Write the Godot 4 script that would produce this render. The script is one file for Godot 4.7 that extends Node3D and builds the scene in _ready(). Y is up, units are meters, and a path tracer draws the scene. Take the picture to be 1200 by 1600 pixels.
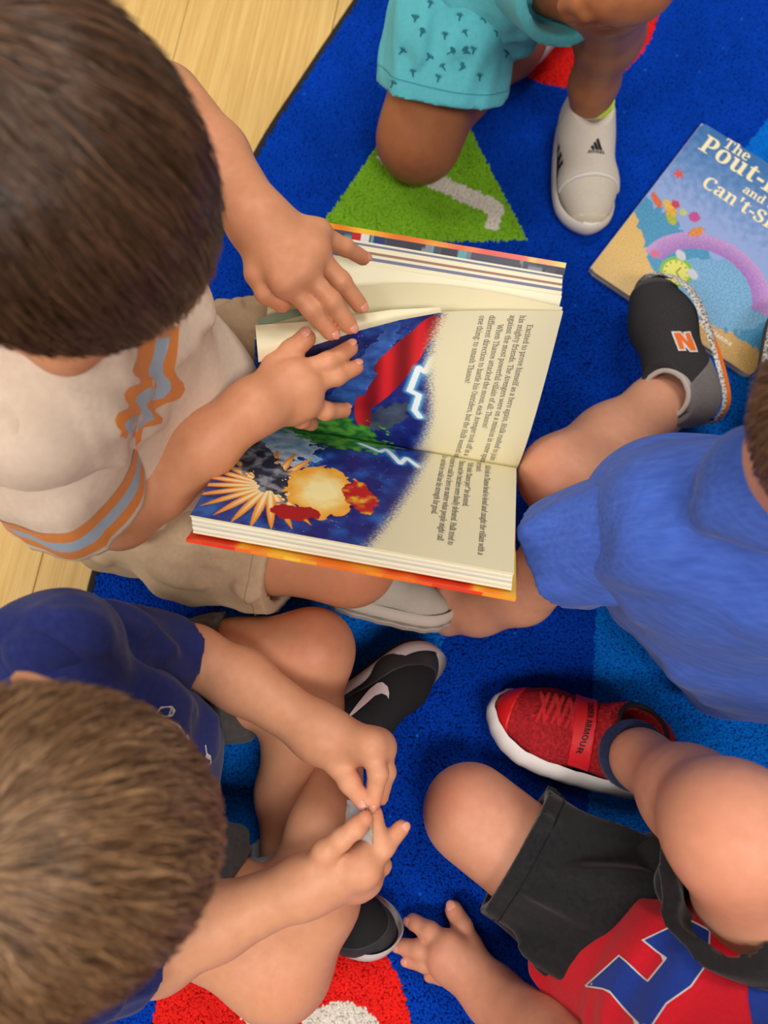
extends Node3D
# A classroom rug seen from above: five children sitting on it, a picture book open on one lap.
const FPX := 1205.0
const CAM_H := 0.9
const TILT := 0.2094395
const SIN_T := 0.2079117
const COS_T := 0.9781476

func _ready() -> void:
	# camera
	var cam := Camera3D.new()
	cam.name = "camera"
	add_child(cam)
	cam.transform = Transform3D(Basis(Vector3.RIGHT, Vector3(0, SIN_T, -COS_T), Vector3(0, COS_T, SIN_T)), Vector3(0, CAM_H, 0))
	var lens := CameraAttributesPhysical.new()
	lens.frustum_focal_length = 18.075
	lens.frustum_focus_distance = 0.70
	lens.exposure_aperture = 2.6
	lens.frustum_near = 0.02
	lens.frustum_far = 30.0
	cam.attributes = lens
	cam.fov = 67.16
	cam.near = 0.02
	cam.current = true
	# surroundings and exposure
	var env := Environment.new()
	env.background_mode = Environment.BG_COLOR
	env.background_color = Color(0.5, 0.55, 0.6)
	env.tonemap_mode = Environment.TONE_MAPPER_LINEAR
	env.tonemap_exposure = 1.13
	env.sdfgi_enabled = true
	env.ssao_enabled = true
	env.ssil_enabled = true
	var we := WorldEnvironment.new()
	we.environment = env
	add_child(we)
	# the room's ceiling lights
	ceiling_lights()
	room()
	rug()
	story_book()
	picture_book()
	snack_wrapper()
	reader()
	wrapper_child()
	kneeling_child()
	leaning_child()
	jersey_child()

# ---------------------------------------------------------------- the room
func ceiling_lights() -> void:
	var spots := [Vector2(-1.5, -1.4), Vector2(0.6, -1.4), Vector2(-1.5, 1.0), Vector2(0.6, 1.0)]
	var names := ["ceiling light panel above the top of the rug, near the left wall", "ceiling light panel above the kneeling child", "ceiling light panel over the bare wooden floor", "ceiling light panel above the child in the red jersey"]
	var glow := mat(Color(0.95, 0.96, 1.0), 0.5)
	glow.emission_enabled = true
	glow.emission = Color(1.0, 0.985, 0.96)
	glow.emission_energy_multiplier = 1.6
	for i in spots.size():
		var t := thing("ceiling_light", names[i], "light", Vector3(spots[i].x, 2.7, spots[i].y), "ceiling light panels")
		var frame := mat(Color(0.9, 0.9, 0.9), 0.6)
		for s in [-1, 1]:
			part("frame_bar", box_mesh(Vector3(1.24, 0.03, 0.03)), t, "", frame).position = Vector3(0, -0.015, s * 0.305)
			part("frame_bar", box_mesh(Vector3(0.03, 0.03, 0.58)), t, "", frame).position = Vector3(s * 0.605, -0.015, 0)
		part("diffuser", box_mesh(Vector3(1.18, 0.01, 0.58)), t, "", glow).position = Vector3(0, -0.012, 0)
		var l := AreaLight3D.new()
		l.name = "panel_light"
		t.add_child(l)
		l.position = Vector3(0, -0.035, 0)
		l.rotation = Vector3(-PI / 2, 0, 0)
		l.area_size = Vector2(1.16, 0.56)
		l.light_color = Color(1.0, 0.985, 0.96)
		l.light_energy = [2.1, 2.3, 3.4, 3.6][i]
		l.area_range = 12.0
		l.area_attenuation = 2.0
		l.shadow_enabled = true

func room() -> void:
	var paint := mat(Color(0.62, 0.62, 0.6), 0.85)
	structure("ceiling", box_mesh(Vector3(6.4, 0.1, 6.4)), mat(Color(0.9, 0.9, 0.9), 0.9), Vector3(0, 2.75, 0))
	structure("wall_left", box_mesh(Vector3(0.1, 2.7, 6.2)), paint, Vector3(-3.05, 1.35, 0))
	structure("wall_right", box_mesh(Vector3(0.1, 2.7, 6.2)), paint, Vector3(3.05, 1.35, 0))
	structure("wall_front", box_mesh(Vector3(6.2, 2.7, 0.1)), paint, Vector3(0, 1.35, -3.05))
	structure("wall_back", box_mesh(Vector3(6.2, 2.7, 0.1)), paint, Vector3(0, 1.35, 3.05))
	# floor of wood-look planks; their joints run the way the photograph's one joint does
	var slab := structure("floor", box_mesh(Vector3(6.2, 0.1, 6.2)), mat(Color8(150, 112, 62), 0.7), Vector3(0, -0.0562, 0))
	var a := P(295, 0, 0)
	var b := P(42, 960, 0)
	var along := (b - a).normalized()
	var across := Vector3(along.z, 0, -along.x)
	if across.x < 0: across = -across
	var width := 0.205
	var length := 1.5
	var meshes := []
	for i in 5:
		var bm := BoxMesh.new()
		bm.size = Vector3(width - 0.0012, 0.006, length - 0.0012)
		meshes.append(bm)
	var mats := []
	for i in 5:
		mats.append(wood(i))
	var rng := RandomNumberGenerator.new()
	rng.seed = 5
	for i in range(-6, 9):
		for j in range(-1, 2):
			var shift: float = -0.12 + 0.0 if i in [-1, 0] else rng.randf_range(-0.5, 0.5)
			var c := (a + b) * 0.5 + across * (width * (i + 0.5)) + along * (length * j + shift)
			if absf(c.x) > 2.2 or absf(c.z) > 2.2:
				continue
			var o := part("plank", meshes[(i + 10) % 5], slab, "", mats[posmod(i * 2 + j, 5)])
			o.transform = Transform3D(Basis(across, Vector3.UP, along if across.cross(Vector3.UP).dot(along) > 0 else -along), c + Vector3(0, 0.0532, 0))

func wood(n: int) -> StandardMaterial3D:
	var sz := 512
	var im := Image.create_empty(sz, sz, false, Image.FORMAT_RGB8)
	var f := FastNoiseLite.new()
	f.seed = 20 + n
	f.frequency = 1.0
	var g := FastNoiseLite.new()
	g.seed = 50 + n
	g.frequency = 1.0
	g.fractal_octaves = 2
	for y in sz:
		for x in sz:
			# x runs across the plank, y along it
			var wob := f.get_noise_2d(x * 0.012, y * 0.0035) * 9.0
			var ring := 0.5 + 0.5 * sin((x * 0.09 + wob))
			var fine := g.get_noise_2d(x * 0.35, y * 0.012)
			var pore := maxf(0.0, g.get_noise_2d(x * 0.9 + 300.0, y * 0.03) - 0.32)
			var tone := 0.5 + 0.2 * (ring - 0.5) + 0.42 * fine - 1.2 * pore
			var c := Color8(196, 152, 82).lerp(Color8(238, 206, 138), clampf(tone, 0.0, 1.0))
			im.set_pixel(x, y, c)
	var m := mat(Color.WHITE, 0.42, 0.45)
	m.albedo_texture = ImageTexture.create_from_image(im)
	m.uv1_scale = Vector3(3, 2, 1)
	m.uv1_offset = Vector3(n * 0.37, n * 0.21, 0)
	return m

# ---------------------------------------------------------------- the rug
func flat(px: Array) -> PackedVector2Array:
	var out := PackedVector2Array()
	for q in px:
		var p := P(q[0], q[1], 0.01)
		out.append(Vector2(p.x, p.z))
	return out

func round_px(u: float, v: float, r: float, n := 40, from := 0.0, to := TAU) -> Array:
	var out := []
	for i in n:
		var t := lerpf(from, to, float(i) / n)
		out.append([u + cos(t) * r, v + sin(t) * r])
	return out

func slab_mesh(poly: PackedVector2Array, y0: float, y1: float, m: Material) -> ArrayMesh:
	var st := SurfaceTool.new()
	st.begin(Mesh.PRIMITIVE_TRIANGLES)
	var tri := Geometry2D.triangulate_polygon(poly)
	st.set_smooth_group(-1)
	for t in range(0, tri.size(), 3):
		var a := poly[tri[t]]; var b := poly[tri[t + 1]]; var c := poly[tri[t + 2]]
		if (b - a).cross(c - a) < 0.0:
			var e := b
			b = c
			c = e
		for q in [a, b, c]:
			st.add_vertex(Vector3(q.x, y1, q.y))
	for i in poly.size():
		var a := poly[i]; var b := poly[(i + 1) % poly.size()]
		if Geometry2D.is_polygon_clockwise(poly):
			var e := a
			a = b
			b = e
		for q in [Vector3(a.x, y0, a.y), Vector3(a.x, y1, a.y), Vector3(b.x, y1, b.y), Vector3(a.x, y0, a.y), Vector3(b.x, y1, b.y), Vector3(b.x, y0, b.y)]:
			st.add_vertex(q)
	st.generate_normals()
	st.set_material(m)
	return st.commit()

func rug() -> void:
	var t := thing("rug", "royal blue classroom rug with shapes and letters and a black bound edge", "rug")
	# edge
	var edge_px := [[760, -330], [660, -160], [553, 0], [474, 118], [398, 238], [330, 390], [262, 545], [205, 700], [158, 848], [129, 965], [100, 1180], [78, 1400], [64, 1600], [66, 1800]]
	var curve := Curve2D.new()
	for i in edge_px.size():
		var p := P(edge_px[i][0], edge_px[i][1], 0.005)
		var a := P(edge_px[maxi(i - 1, 0)][0], edge_px[maxi(i - 1, 0)][1], 0.005)
		var b := P(edge_px[mini(i + 1, edge_px.size() - 1)][0], edge_px[mini(i + 1, edge_px.size() - 1)][1], 0.005)
		var d := Vector2(b.x - a.x, b.z - a.z) / 6.0
		curve.add_point(Vector2(p.x, p.z), -d, d)
	var line := curve.tessellate_even_length(5, 0.02)
	var outline := PackedVector2Array(line)
	outline.append_array([line[line.size() - 1] + Vector2(0.1, 0.35), Vector2(1.3, 1.25), Vector2(1.3, -1.6), Vector2(0.5, -1.6)])
	var inner: PackedVector2Array = Geometry2D.offset_polygon(outline, -0.009)[0]
	var ink := mat(Color8(34, 34, 38), 0.85)
	part("backing", slab_mesh(outline, 0.0005, 0.0042, mat(Color8(60, 62, 70), 0.95)), t, "woven backing")
	part("binding", binding_mesh(outline, 0.0092, 0.0082, ink), t, "black bound edge")
	var tone := {"blue": Color8(5, 63, 176), "panel": Color8(10, 116, 216), "green": Color8(128, 182, 44), "red": Color8(226, 38, 34), "pale": Color8(222, 216, 206)}
	var regions := []    # [name, tone, polygon], topmost first
	var j_letter := flat([[588, 246], [598, 232], [676, 268], [768, 308], [784, 318], [788, 330], [778, 362], [757, 356], [763, 334], [668, 292], [602, 262]])
	regions.append(["letter", "pale", j_letter])
	var ring := []
	for i in 30: ring.append([532 + cos(PI + PI * i / 29.0) * 78, 1652 + sin(PI + PI * i / 29.0) * 88])
	for i in 30: ring.append([532 + cos(TAU - PI * i / 29.0) * 36, 1652 + sin(TAU - PI * i / 29.0) * 46])
	regions.append(["letter", "pale", flat(ring)])
	regions.append(["letter", "pale", flat([[372, 1585], [398, 1566], [428, 1580], [436, 1600], [436, 1800], [392, 1800], [392, 1612]])])
	regions.append(["green_triangle", "green", flat([[680, 97], [825, 376], [482, 381]])])
	regions.append(["red_circle", "red", flat(round_px(893, 0, 138))])
	regions.append(["red_circle", "red", flat(round_px(440, 1615, 203))])
	regions.append(["light_blue_panel", "panel", flat([[1230, 150], [1160, 235], [1080, 420], [1010, 690], [955, 840], [932, 940], [926, 1100], [920, 1250], [905, 1420], [1560, 1520], [1560, 60]])])
	regions.append(["light_blue_panel", "panel", flat([[302, 992], [360, 940], [440, 905], [560, 890], [660, 900], [700, 960], [690, 1020], [640, 1090], [560, 1180], [480, 1300], [390, 1370], [330, 1280], [300, 1130]])])
	regions.append(["blue_field", "blue", inner])
	var tuft := tuft_mesh()
	var count := regions.size()
	var bufs := []
	for i in count:
		bufs.append(PackedFloat32Array())
	var boxes := []
	for r in regions:
		var b := Rect2(r[2][0], Vector2.ZERO)
		for q in r[2]: b = b.expand(q)
		boxes.append(b)
	var rng := RandomNumberGenerator.new()
	rng.seed = 77
	var patch := FastNoiseLite.new()
	patch.frequency = 14.0
	patch.seed = 4
	var step := 0.0027
	var x0 := -0.62
	var z0 := -1.02
	for iz in int(1.58 / step):
		for ix in int(1.36 / step):
			var q := Vector2(x0 + (ix + 0.5 * (iz & 1) + rng.randf_range(-0.3, 0.3)) * step, z0 + (iz + rng.randf_range(-0.3, 0.3)) * step)
			var which := -1
			for i in count:
				if boxes[i].has_point(q) and Geometry2D.is_point_in_polygon(q, regions[i][2]) and Geometry2D.is_point_in_polygon(q + Vector2(0.00013, 0.00017), regions[i][2]):
					which = i
					break
			if which < 0:
				continue
			var turn := rng.randf() * TAU
			var s := rng.randf_range(0.85, 1.2)
			var hgt := rng.randf_range(0.88, 1.12)
			var lx := rng.randf_range(-0.5, 0.5)
			var lz := rng.randf_range(-0.5, 0.5)
			var cs := cos(turn) * s
			var sn := sin(turn) * s
			var lum := 1.0 + rng.randf_range(-0.1, 0.1) + patch.get_noise_2d(q.x, q.y) * 0.14
			var col := Color(lum, lum, lum)
			if rng.randf() < 0.0007:
				col = Color(6, 3.0, 1.4) if regions[which][1] in ["blue", "panel"] else Color(1.1, 1.1, 1.1)
			bufs[which].append_array([cs, lx * 0.6, sn, q.x, 0, hgt, 0, 0.0066, -sn, lz * 0.6, cs, q.y, col.r, col.g, col.b, 1.0])
	for i in count:
		var c: Color = tone[regions[i][1]]
		var base := mat(c, 0.95, 0.1)
		var y := 0.0092 - 0.00025 * i
		var o := part(regions[i][0], slab_mesh(regions[i][2], 0.004, y - 0.0014, base), t)
		var pm := mat(c, 0.9, 0.15)
		pm.vertex_color_use_as_albedo = true
		var mm := MultiMesh.new()
		mm.transform_format = MultiMesh.TRANSFORM_3D
		mm.use_colors = true
		mm.mesh = tuft
		mm.instance_count = bufs[i].size() / 16
		mm.buffer = bufs[i]
		var mi := MultiMeshInstance3D.new()
		mi.name = "pile"
		mi.multimesh = mm
		mi.material_override = pm
		mi.set_meta("kind", "stuff")
		o.add_child(mi, true)

func binding_mesh(poly: PackedVector2Array, width: float, high: float, m: Material) -> ArrayMesh:     # a rounded strip along the edge
	var st := SurfaceTool.new()
	st.begin(Mesh.PRIMITIVE_TRIANGLES)
	var n := poly.size()
	var turn := 1.0 if Geometry2D.is_polygon_clockwise(poly) else -1.0
	var rows := []
	for i in n:
		var d1 := (poly[i] - poly[(i - 1 + n) % n]).normalized()
		var d2 := (poly[(i + 1) % n] - poly[i]).normalized()
		var into := ((d1 + d2) * 0.5).orthogonal().normalized() * turn
		if not Geometry2D.is_point_in_polygon(poly[i] + into * 0.001, poly): into = -into
		var row := []
		for q in [[-0.001, 0.0], [-0.0015, high * 0.6], [0.001, high], [width * 0.6, high], [width, high * 0.75], [width, 0.002]]:
			var p: Vector2 = poly[i] + into * q[0]
			row.append(Vector3(p.x, q[1], p.y))
		rows.append(row)
	for i in n:
		var a: Array = rows[i]
		var b: Array = rows[(i + 1) % n]
		for k in 5:
			for v in [a[k], b[k + 1], b[k], a[k], a[k + 1], b[k + 1]]: st.add_vertex(v)
	st.index()
	st.generate_normals()
	st.set_material(m)
	return st.commit()

func tuft_mesh() -> ArrayMesh:
	var st := SurfaceTool.new()
	st.begin(Mesh.PRIMITIVE_TRIANGLES)
	var rings := [[0.0019, 0.0], [0.0021, 0.0026], [0.0013, 0.0041]]
	for k in rings.size() - 1:
		for i in 5:
			var a := TAU * i / 5
			var b := TAU * (i + 1) / 5
			var p := [Vector3(cos(a) * rings[k][0], rings[k][1], sin(a) * rings[k][0]), Vector3(cos(b) * rings[k][0], rings[k][1], sin(b) * rings[k][0]), Vector3(cos(b) * rings[k + 1][0], rings[k + 1][1], sin(b) * rings[k + 1][0]), Vector3(cos(a) * rings[k + 1][0], rings[k + 1][1], sin(a) * rings[k + 1][0])]
			for q in [0, 1, 2, 0, 2, 3]:
				st.add_vertex(p[q])
	for i in 5:
		var a := TAU * i / 5
		var b := TAU * (i + 1) / 5
		st.add_vertex(Vector3(cos(a) * 0.0013, 0.0041, sin(a) * 0.0013))
		st.add_vertex(Vector3(cos(b) * 0.0013, 0.0041, sin(b) * 0.0013))
		st.add_vertex(Vector3(0, 0.0045, 0))
	st.index()
	st.generate_normals()
	return st.commit()
# ---------------------------------------------------------------- signed-distance bodies, meshed as surface nets
class Field:
	var pa := PackedVector3Array()
	var pb := PackedVector3Array()
	var ra := PackedFloat32Array()
	var rb := PackedFloat32Array()
	var grp := PackedInt32Array()
	var einv: Array = []
	var kin := PackedFloat32Array()
	var kout := PackedFloat32Array()
	var op := PackedByteArray()
	var planes: Array = []
	var bump = null
	var amp := 0.0
	var everything := PackedInt32Array()
	# op 0 joins, 1 cuts away, 2 keeps only what lies inside
	func group(k_in: float, k_out: float, what := 0) -> Field:
		kin.append(k_in); kout.append(k_out); op.append(what)
		return self
	func cap(a: Vector3, b: Vector3, r1: float, r2: float) -> Field:
		everything.append(pa.size())
		pa.append(a); pb.append(b); ra.append(r1); rb.append(r2); grp.append(kin.size() - 1); einv.append(null)
		return self
	func ell(c: Vector3, ax: Basis, r: Vector3) -> Field:
		everything.append(pa.size())
		pa.append(c); pb.append(r); ra.append(maxf(r.x, maxf(r.y, r.z))); rb.append(minf(r.x, minf(r.y, r.z))); grp.append(kin.size() - 1)
		einv.append(Transform3D(ax, c).affine_inverse())
		return self
	func chain(j: Array) -> Field:       # [[point, radius], ...]
		for i in j.size() - 1:
			cap(j[i][0], j[i + 1][0], j[i][1], j[i + 1][1])
		return self
	func prim(i: int, p: Vector3) -> float:
		if einv[i] != null:
			var t: Transform3D = einv[i]
			var q := t * p
			var r := pb[i]
			var k0 := (q / r).length()
			var k1 := (q / (r * r)).length()
			return k0 * (k0 - 1.0) / k1 if k1 > 1e-5 else -rb[i]
		var a := pa[i]
		var ab := pb[i] - a
		var t2 := clampf((p - a).dot(ab) / maxf(ab.length_squared(), 1e-9), 0.0, 1.0)
		return (p - a - ab * t2).length() - lerpf(ra[i], rb[i], t2)
	func fold(d: float, dg: float, g: int) -> float:
		var k := kout[g]
		if op[g] == 0:
			var h := maxf(k - absf(d - dg), 0.0) / k
			return minf(d, dg) - h * h * k * 0.25
		if op[g] == 1:
			dg = -dg
		var h2 := maxf(k - absf(d - dg), 0.0) / k
		return maxf(d, dg) + h2 * h2 * k * 0.25
	func at(p: Vector3, list: PackedInt32Array) -> float:
		var d := 1000.0
		var g := -1
		var dg := 1000.0
		var k := 1.0
		var b: float = bump.call(p) if amp > 0.0 else 0.0      # creases move the outside and the inside of the cloth alike
		for i in list:
			if grp[i] != g:
				if g >= 0:
					d = fold(d, dg + b, g)
				g = grp[i]
				k = kin[g]
				dg = 1000.0
			var di := prim(i, p)
			var h := maxf(k - absf(dg - di), 0.0) / k
			dg = minf(dg, di) - h * h * k * 0.25
		if g >= 0:
			d = fold(d, dg + b, g)
		for pl in planes:
			var q: Plane = pl
			d = maxf(d, q.distance_to(p))
		return d
	func full(p: Vector3) -> float:
		return at(p, everything)
	func near(c: Vector3, reach: float, list: PackedInt32Array) -> PackedInt32Array:
		var keep := PackedInt32Array()
		for i in list:
			if prim(i, c) < reach + kout[grp[i]] + kin[grp[i]] or op[grp[i]] == 2:
				keep.append(i)
		return keep
	func hit(from: Vector3, dir: Vector3, most := 0.4) -> Vector3:
		var t := 0.0
		for i in 60:
			var d := full(from + dir * t)
			if d < 0.00025:
				return from + dir * t
			if t > most:
				break
			t += maxf(d * (0.5 if amp > 0.0 else 0.8), 0.0003)
		return Vector3.INF
	func grad(p: Vector3) -> Vector3:
		var e := 0.0015
		return Vector3(full(p + Vector3(e, 0, 0)) - full(p - Vector3(e, 0, 0)), full(p + Vector3(0, e, 0)) - full(p - Vector3(0, e, 0)), full(p + Vector3(0, 0, e)) - full(p - Vector3(0, 0, e))).normalized()
	# adds one surface to mesh; paint(p, n) -> Color is optional
	func build(mesh: ArrayMesh, c: float, mat: Material, paint = null) -> void:
		var lo := Vector3(9e9, 9e9, 9e9)
		var hi := -lo
		for i in pa.size():
			if op[grp[i]] != 0:
				continue
			if einv[i] != null:
				lo = lo.min(pa[i] - Vector3.ONE * ra[i]); hi = hi.max(pa[i] + Vector3.ONE * ra[i])
			else:
				lo = lo.min(pa[i] - Vector3.ONE * ra[i]).min(pb[i] - Vector3.ONE * rb[i])
				hi = hi.max(pa[i] + Vector3.ONE * ra[i]).max(pb[i] + Vector3.ONE * rb[i])
		var pad := 3.0 * c + amp + 0.006
		lo -= Vector3.ONE * pad
		hi += Vector3.ONE * pad
		var sz := (hi - lo) / c
		var bx := int(ceil(sz.x / 16.0))
		var by := int(ceil(sz.y / 16.0))
		var bz := int(ceil(sz.z / 16.0))
		var nx := bx * 16 + 1
		var ny := by * 16 + 1
		var nz := bz * 16 + 1
		var sy := nx
		var szz := nx * ny
		var val := PackedFloat32Array()
		val.resize(nx * ny * nz)
		val.fill(1e9)
		var vid := PackedInt32Array()
		vid.resize(nx * ny * nz)
		vid.fill(-1)
		var cells := PackedInt32Array()
		var verts := PackedVector3Array()
		var norms := PackedVector3Array()
		var cols := PackedColorArray()
		var big := 13.9 * c
		var small := 3.47 * c
		var slack := amp + 0.004 + c
		for kz in bz:
			for ky in by:
				for kx in bx:
					var bc := lo + Vector3(kx * 16 + 8, ky * 16 + 8, kz * 16 + 8) * c
					var l1 := near(bc, big + slack, everything)
					if l1.is_empty() or absf(at(bc, l1)) > big * 1.15 + slack:
						continue
					for s in 64:
						var ix0 := kx * 16 + (s & 3) * 4
						var iy0 := ky * 16 + ((s >> 2) & 3) * 4
						var iz0 := kz * 16 + (s >> 4) * 4
						var sc := lo + Vector3(ix0 + 2, iy0 + 2, iz0 + 2) * c
						var l2 := near(sc, small + slack, l1)
						if l2.is_empty() or absf(at(sc, l2)) > small * 1.25 + slack:
							continue
						for dz in 5:
							for dy in 5:
								var row := ix0 + (iy0 + dy) * sy + (iz0 + dz) * szz
								var pr := lo + Vector3(ix0, iy0 + dy, iz0 + dz) * c
								for dx in 5:
									if val[row + dx] > 1e8:
										val[row + dx] = at(pr + Vector3(dx * c, 0, 0), l2)
						for dz in 4:
							for dy in 4:
								var row2 := ix0 + (iy0 + dy) * sy + (iz0 + dz) * szz
								for dx in 4:
									var n := row2 + dx
									var v0 := val[n]
									var v1 := val[n + 1]
									var v2 := val[n + sy]
									var v3 := val[n + sy + 1]
									var v4 := val[n + szz]
									var v5 := val[n + szz + 1]
									var v6 := val[n + szz + sy]
									var v7 := val[n + szz + sy + 1]
									var neg := int(v0 < 0.0) + int(v1 < 0.0) + int(v2 < 0.0) + int(v3 < 0.0) + int(v4 < 0.0) + int(v5 < 0.0) + int(v6 < 0.0) + int(v7 < 0.0)
									if neg == 0 or neg == 8:
										continue
									var sum := Vector3.ZERO
									var cnt := 0
									if (v0 < 0.0) != (v1 < 0.0): sum += Vector3(v0 / (v0 - v1), 0, 0); cnt += 1
									if (v2 < 0.0) != (v3 < 0.0): sum += Vector3(v2 / (v2 - v3), 1, 0); cnt += 1
									if (v4 < 0.0) != (v5 < 0.0): sum += Vector3(v4 / (v4 - v5), 0, 1); cnt += 1
									if (v6 < 0.0) != (v7 < 0.0): sum += Vector3(v6 / (v6 - v7), 1, 1); cnt += 1
									if (v0 < 0.0) != (v2 < 0.0): sum += Vector3(0, v0 / (v0 - v2), 0); cnt += 1
									if (v1 < 0.0) != (v3 < 0.0): sum += Vector3(1, v1 / (v1 - v3), 0); cnt += 1
									if (v4 < 0.0) != (v6 < 0.0): sum += Vector3(0, v4 / (v4 - v6), 1); cnt += 1
									if (v5 < 0.0) != (v7 < 0.0): sum += Vector3(1, v5 / (v5 - v7), 1); cnt += 1
									if (v0 < 0.0) != (v4 < 0.0): sum += Vector3(0, 0, v0 / (v0 - v4)); cnt += 1
									if (v1 < 0.0) != (v5 < 0.0): sum += Vector3(1, 0, v1 / (v1 - v5)); cnt += 1
									if (v2 < 0.0) != (v6 < 0.0): sum += Vector3(0, 1, v2 / (v2 - v6)); cnt += 1
									if (v3 < 0.0) != (v7 < 0.0): sum += Vector3(1, 1, v3 / (v3 - v7)); cnt += 1
									sum /= cnt
									vid[n] = verts.size()
									cells.append(n)
									verts.append(lo + (Vector3(ix0 + dx, iy0 + dy, iz0 + dz) + sum) * c)
									var g := Vector3(v1 + v3 + v5 + v7 - v0 - v2 - v4 - v6, v2 + v3 + v6 + v7 - v0 - v1 - v4 - v5, v4 + v5 + v6 + v7 - v0 - v1 - v2 - v3)
									norms.append(g.normalized())
		var idx := PackedInt32Array()
		for n in cells:
			var inside := val[n] < 0.0
			# edges along x, y, z from the cell's low corner
			if inside != (val[n + 1] < 0.0):
				var a := vid[n - sy - szz]; var b := vid[n - szz]; var d := vid[n]; var e := vid[n - sy]
				if a >= 0 and b >= 0 and e >= 0:
					if inside: idx.append_array([a, d, b, a, e, d])
					else: idx.append_array([a, b, d, a, d, e])
			if inside != (val[n + sy] < 0.0):
				var a := vid[n - 1 - szz]; var b := vid[n - 1]; var d := vid[n]; var e := vid[n - szz]
				if a >= 0 and b >= 0 and e >= 0:
					if inside: idx.append_array([a, d, b, a, e, d])
					else: idx.append_array([a, b, d, a, d, e])
			if inside != (val[n + szz] < 0.0):
				var a := vid[n - 1 - sy]; var b := vid[n - sy]; var d := vid[n]; var e := vid[n - 1]
				if a >= 0 and b >= 0 and e >= 0:
					if inside: idx.append_array([a, d, b, a, e, d])
					else: idx.append_array([a, b, d, a, d, e])
		# smooth vertices' normals from the faces round them
		var fn := PackedVector3Array()
		fn.resize(verts.size())
		for t in range(0, idx.size(), 3):
			var f := (verts[idx[t + 2]] - verts[idx[t]]).cross(verts[idx[t + 1]] - verts[idx[t]])
			fn[idx[t]] += f; fn[idx[t + 1]] += f; fn[idx[t + 2]] += f
		for i in verts.size():
			var q := fn[i].normalized()
			norms[i] = (q + norms[i]).normalized() if q.dot(norms[i]) > 0.0 else norms[i]
		var arr := []
		arr.resize(Mesh.ARRAY_MAX)
		arr[Mesh.ARRAY_VERTEX] = verts
		arr[Mesh.ARRAY_NORMAL] = norms
		if paint != null:
			for i in verts.size():
				cols.append(paint.call(verts[i], norms[i]))
			arr[Mesh.ARRAY_COLOR] = cols
		arr[Mesh.ARRAY_INDEX] = idx
		if idx.is_empty():
			return
		mesh.add_surface_from_arrays(Mesh.PRIMITIVE_TRIANGLES, arr)
		mesh.surface_set_material(mesh.get_surface_count() - 1, mat)

# ---------------------------------------------------------------- places: a pixel of the 1200 x 1600 picture and a height give a point
func P(u: float, v: float, h: float) -> Vector3:
	var a := (u - 600.0) / FPX
	var b := (v - 800.0) / FPX
	var k := (CAM_H - h) / (COS_T + SIN_T * b)
	return Vector3(a * k, h, (-SIN_T + COS_T * b) * k)

func R(px: float, v: float, h: float) -> float:
	return px * (CAM_H - h) / (COS_T + SIN_T * (v - 800.0) / FPX) / FPX

func J(list: Array) -> Array:            # [[u, v, h, radius in pixels], ...] -> [[point, radius], ...]
	var out := []
	for j in list:
		out.append([P(j[0], j[1], j[2]), R(j[3], j[1], j[2])])
	return out

# ---------------------------------------------------------------- nodes
var taken := {}
func numbered(called: String) -> String:
	if not taken.has(called):
		taken[called] = 0
		return called
	taken[called] += 1
	return "%s_%03d" % [called, taken[called]]

func thing(called: String, label: String, category: String, at := Vector3.ZERO, grp := "") -> Node3D:
	var o := Node3D.new()
	o.name = numbered(called)
	add_child(o)
	o.position = at
	o.set_meta("label", label)
	o.set_meta("category", category)
	if grp: o.set_meta("group", grp)
	return o

func part(called: String, mesh: Mesh, parent: Node3D, label := "", mat: Material = null) -> MeshInstance3D:
	var o := MeshInstance3D.new()
	o.name = called
	o.mesh = mesh
	if mat: o.material_override = mat
	parent.add_child(o, true)
	if label: o.set_meta("label", label)
	return o

func structure(called: String, mesh: Mesh, mat: Material, at: Vector3) -> MeshInstance3D:
	var o := part(called, mesh, self, "", mat)
	o.position = at
	o.set_meta("kind", "structure")
	return o

func box_mesh(size: Vector3) -> BoxMesh:
	var b := BoxMesh.new()
	b.size = size
	return b

# ---------------------------------------------------------------- materials
var noise_cache := {}
func noise_tex(freq: float, octaves: int, c0: Color, c1: Color, seed_ := 1, size := 512, kind := FastNoiseLite.TYPE_SIMPLEX_SMOOTH) -> NoiseTexture2D:
	var key := [freq, octaves, c0, c1, seed_, size, kind]
	if noise_cache.has(key):
		return noise_cache[key]
	var n := FastNoiseLite.new()
	n.noise_type = kind
	n.frequency = freq
	n.fractal_octaves = octaves
	n.seed = seed_
	var t := NoiseTexture2D.new()
	t.width = size
	t.height = size
	t.seamless = true
	t.noise = n
	var g := Gradient.new()
	g.set_color(0, c0)
	g.set_color(1, c1)
	t.color_ramp = g
	noise_cache[key] = t
	return t

func mat(c: Color, rough := 0.8, spec := 0.4) -> StandardMaterial3D:
	var m := StandardMaterial3D.new()
	m.albedo_color = c
	m.roughness = rough
	m.metallic_specular = spec
	return m

# cloth: mottled colour, a fine weave as relief
func cloth(c: Color, weave := 260.0, relief := 0.03, vary := 0.12, sheen := 0.25, streak := Vector3.ONE) -> StandardMaterial3D:
	var m := mat(Color.WHITE, 0.92, 0.25)
	m.albedo_texture = noise_tex(0.03, 4, c.darkened(vary), c.lightened(vary * 0.5), 7)
	m.uv1_triplanar = true
	m.uv1_scale = Vector3.ONE * 6.0
	m.heightmap_enabled = true
	m.heightmap_texture = noise_tex(0.22, 2, Color.BLACK, Color.WHITE, 3)
	m.heightmap_scale = relief
	m.uv1_scale = streak * weave / 30.0
	m.rim_enabled = true
	m.rim = sheen
	m.rim_tint = 0.5
	return m

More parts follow.
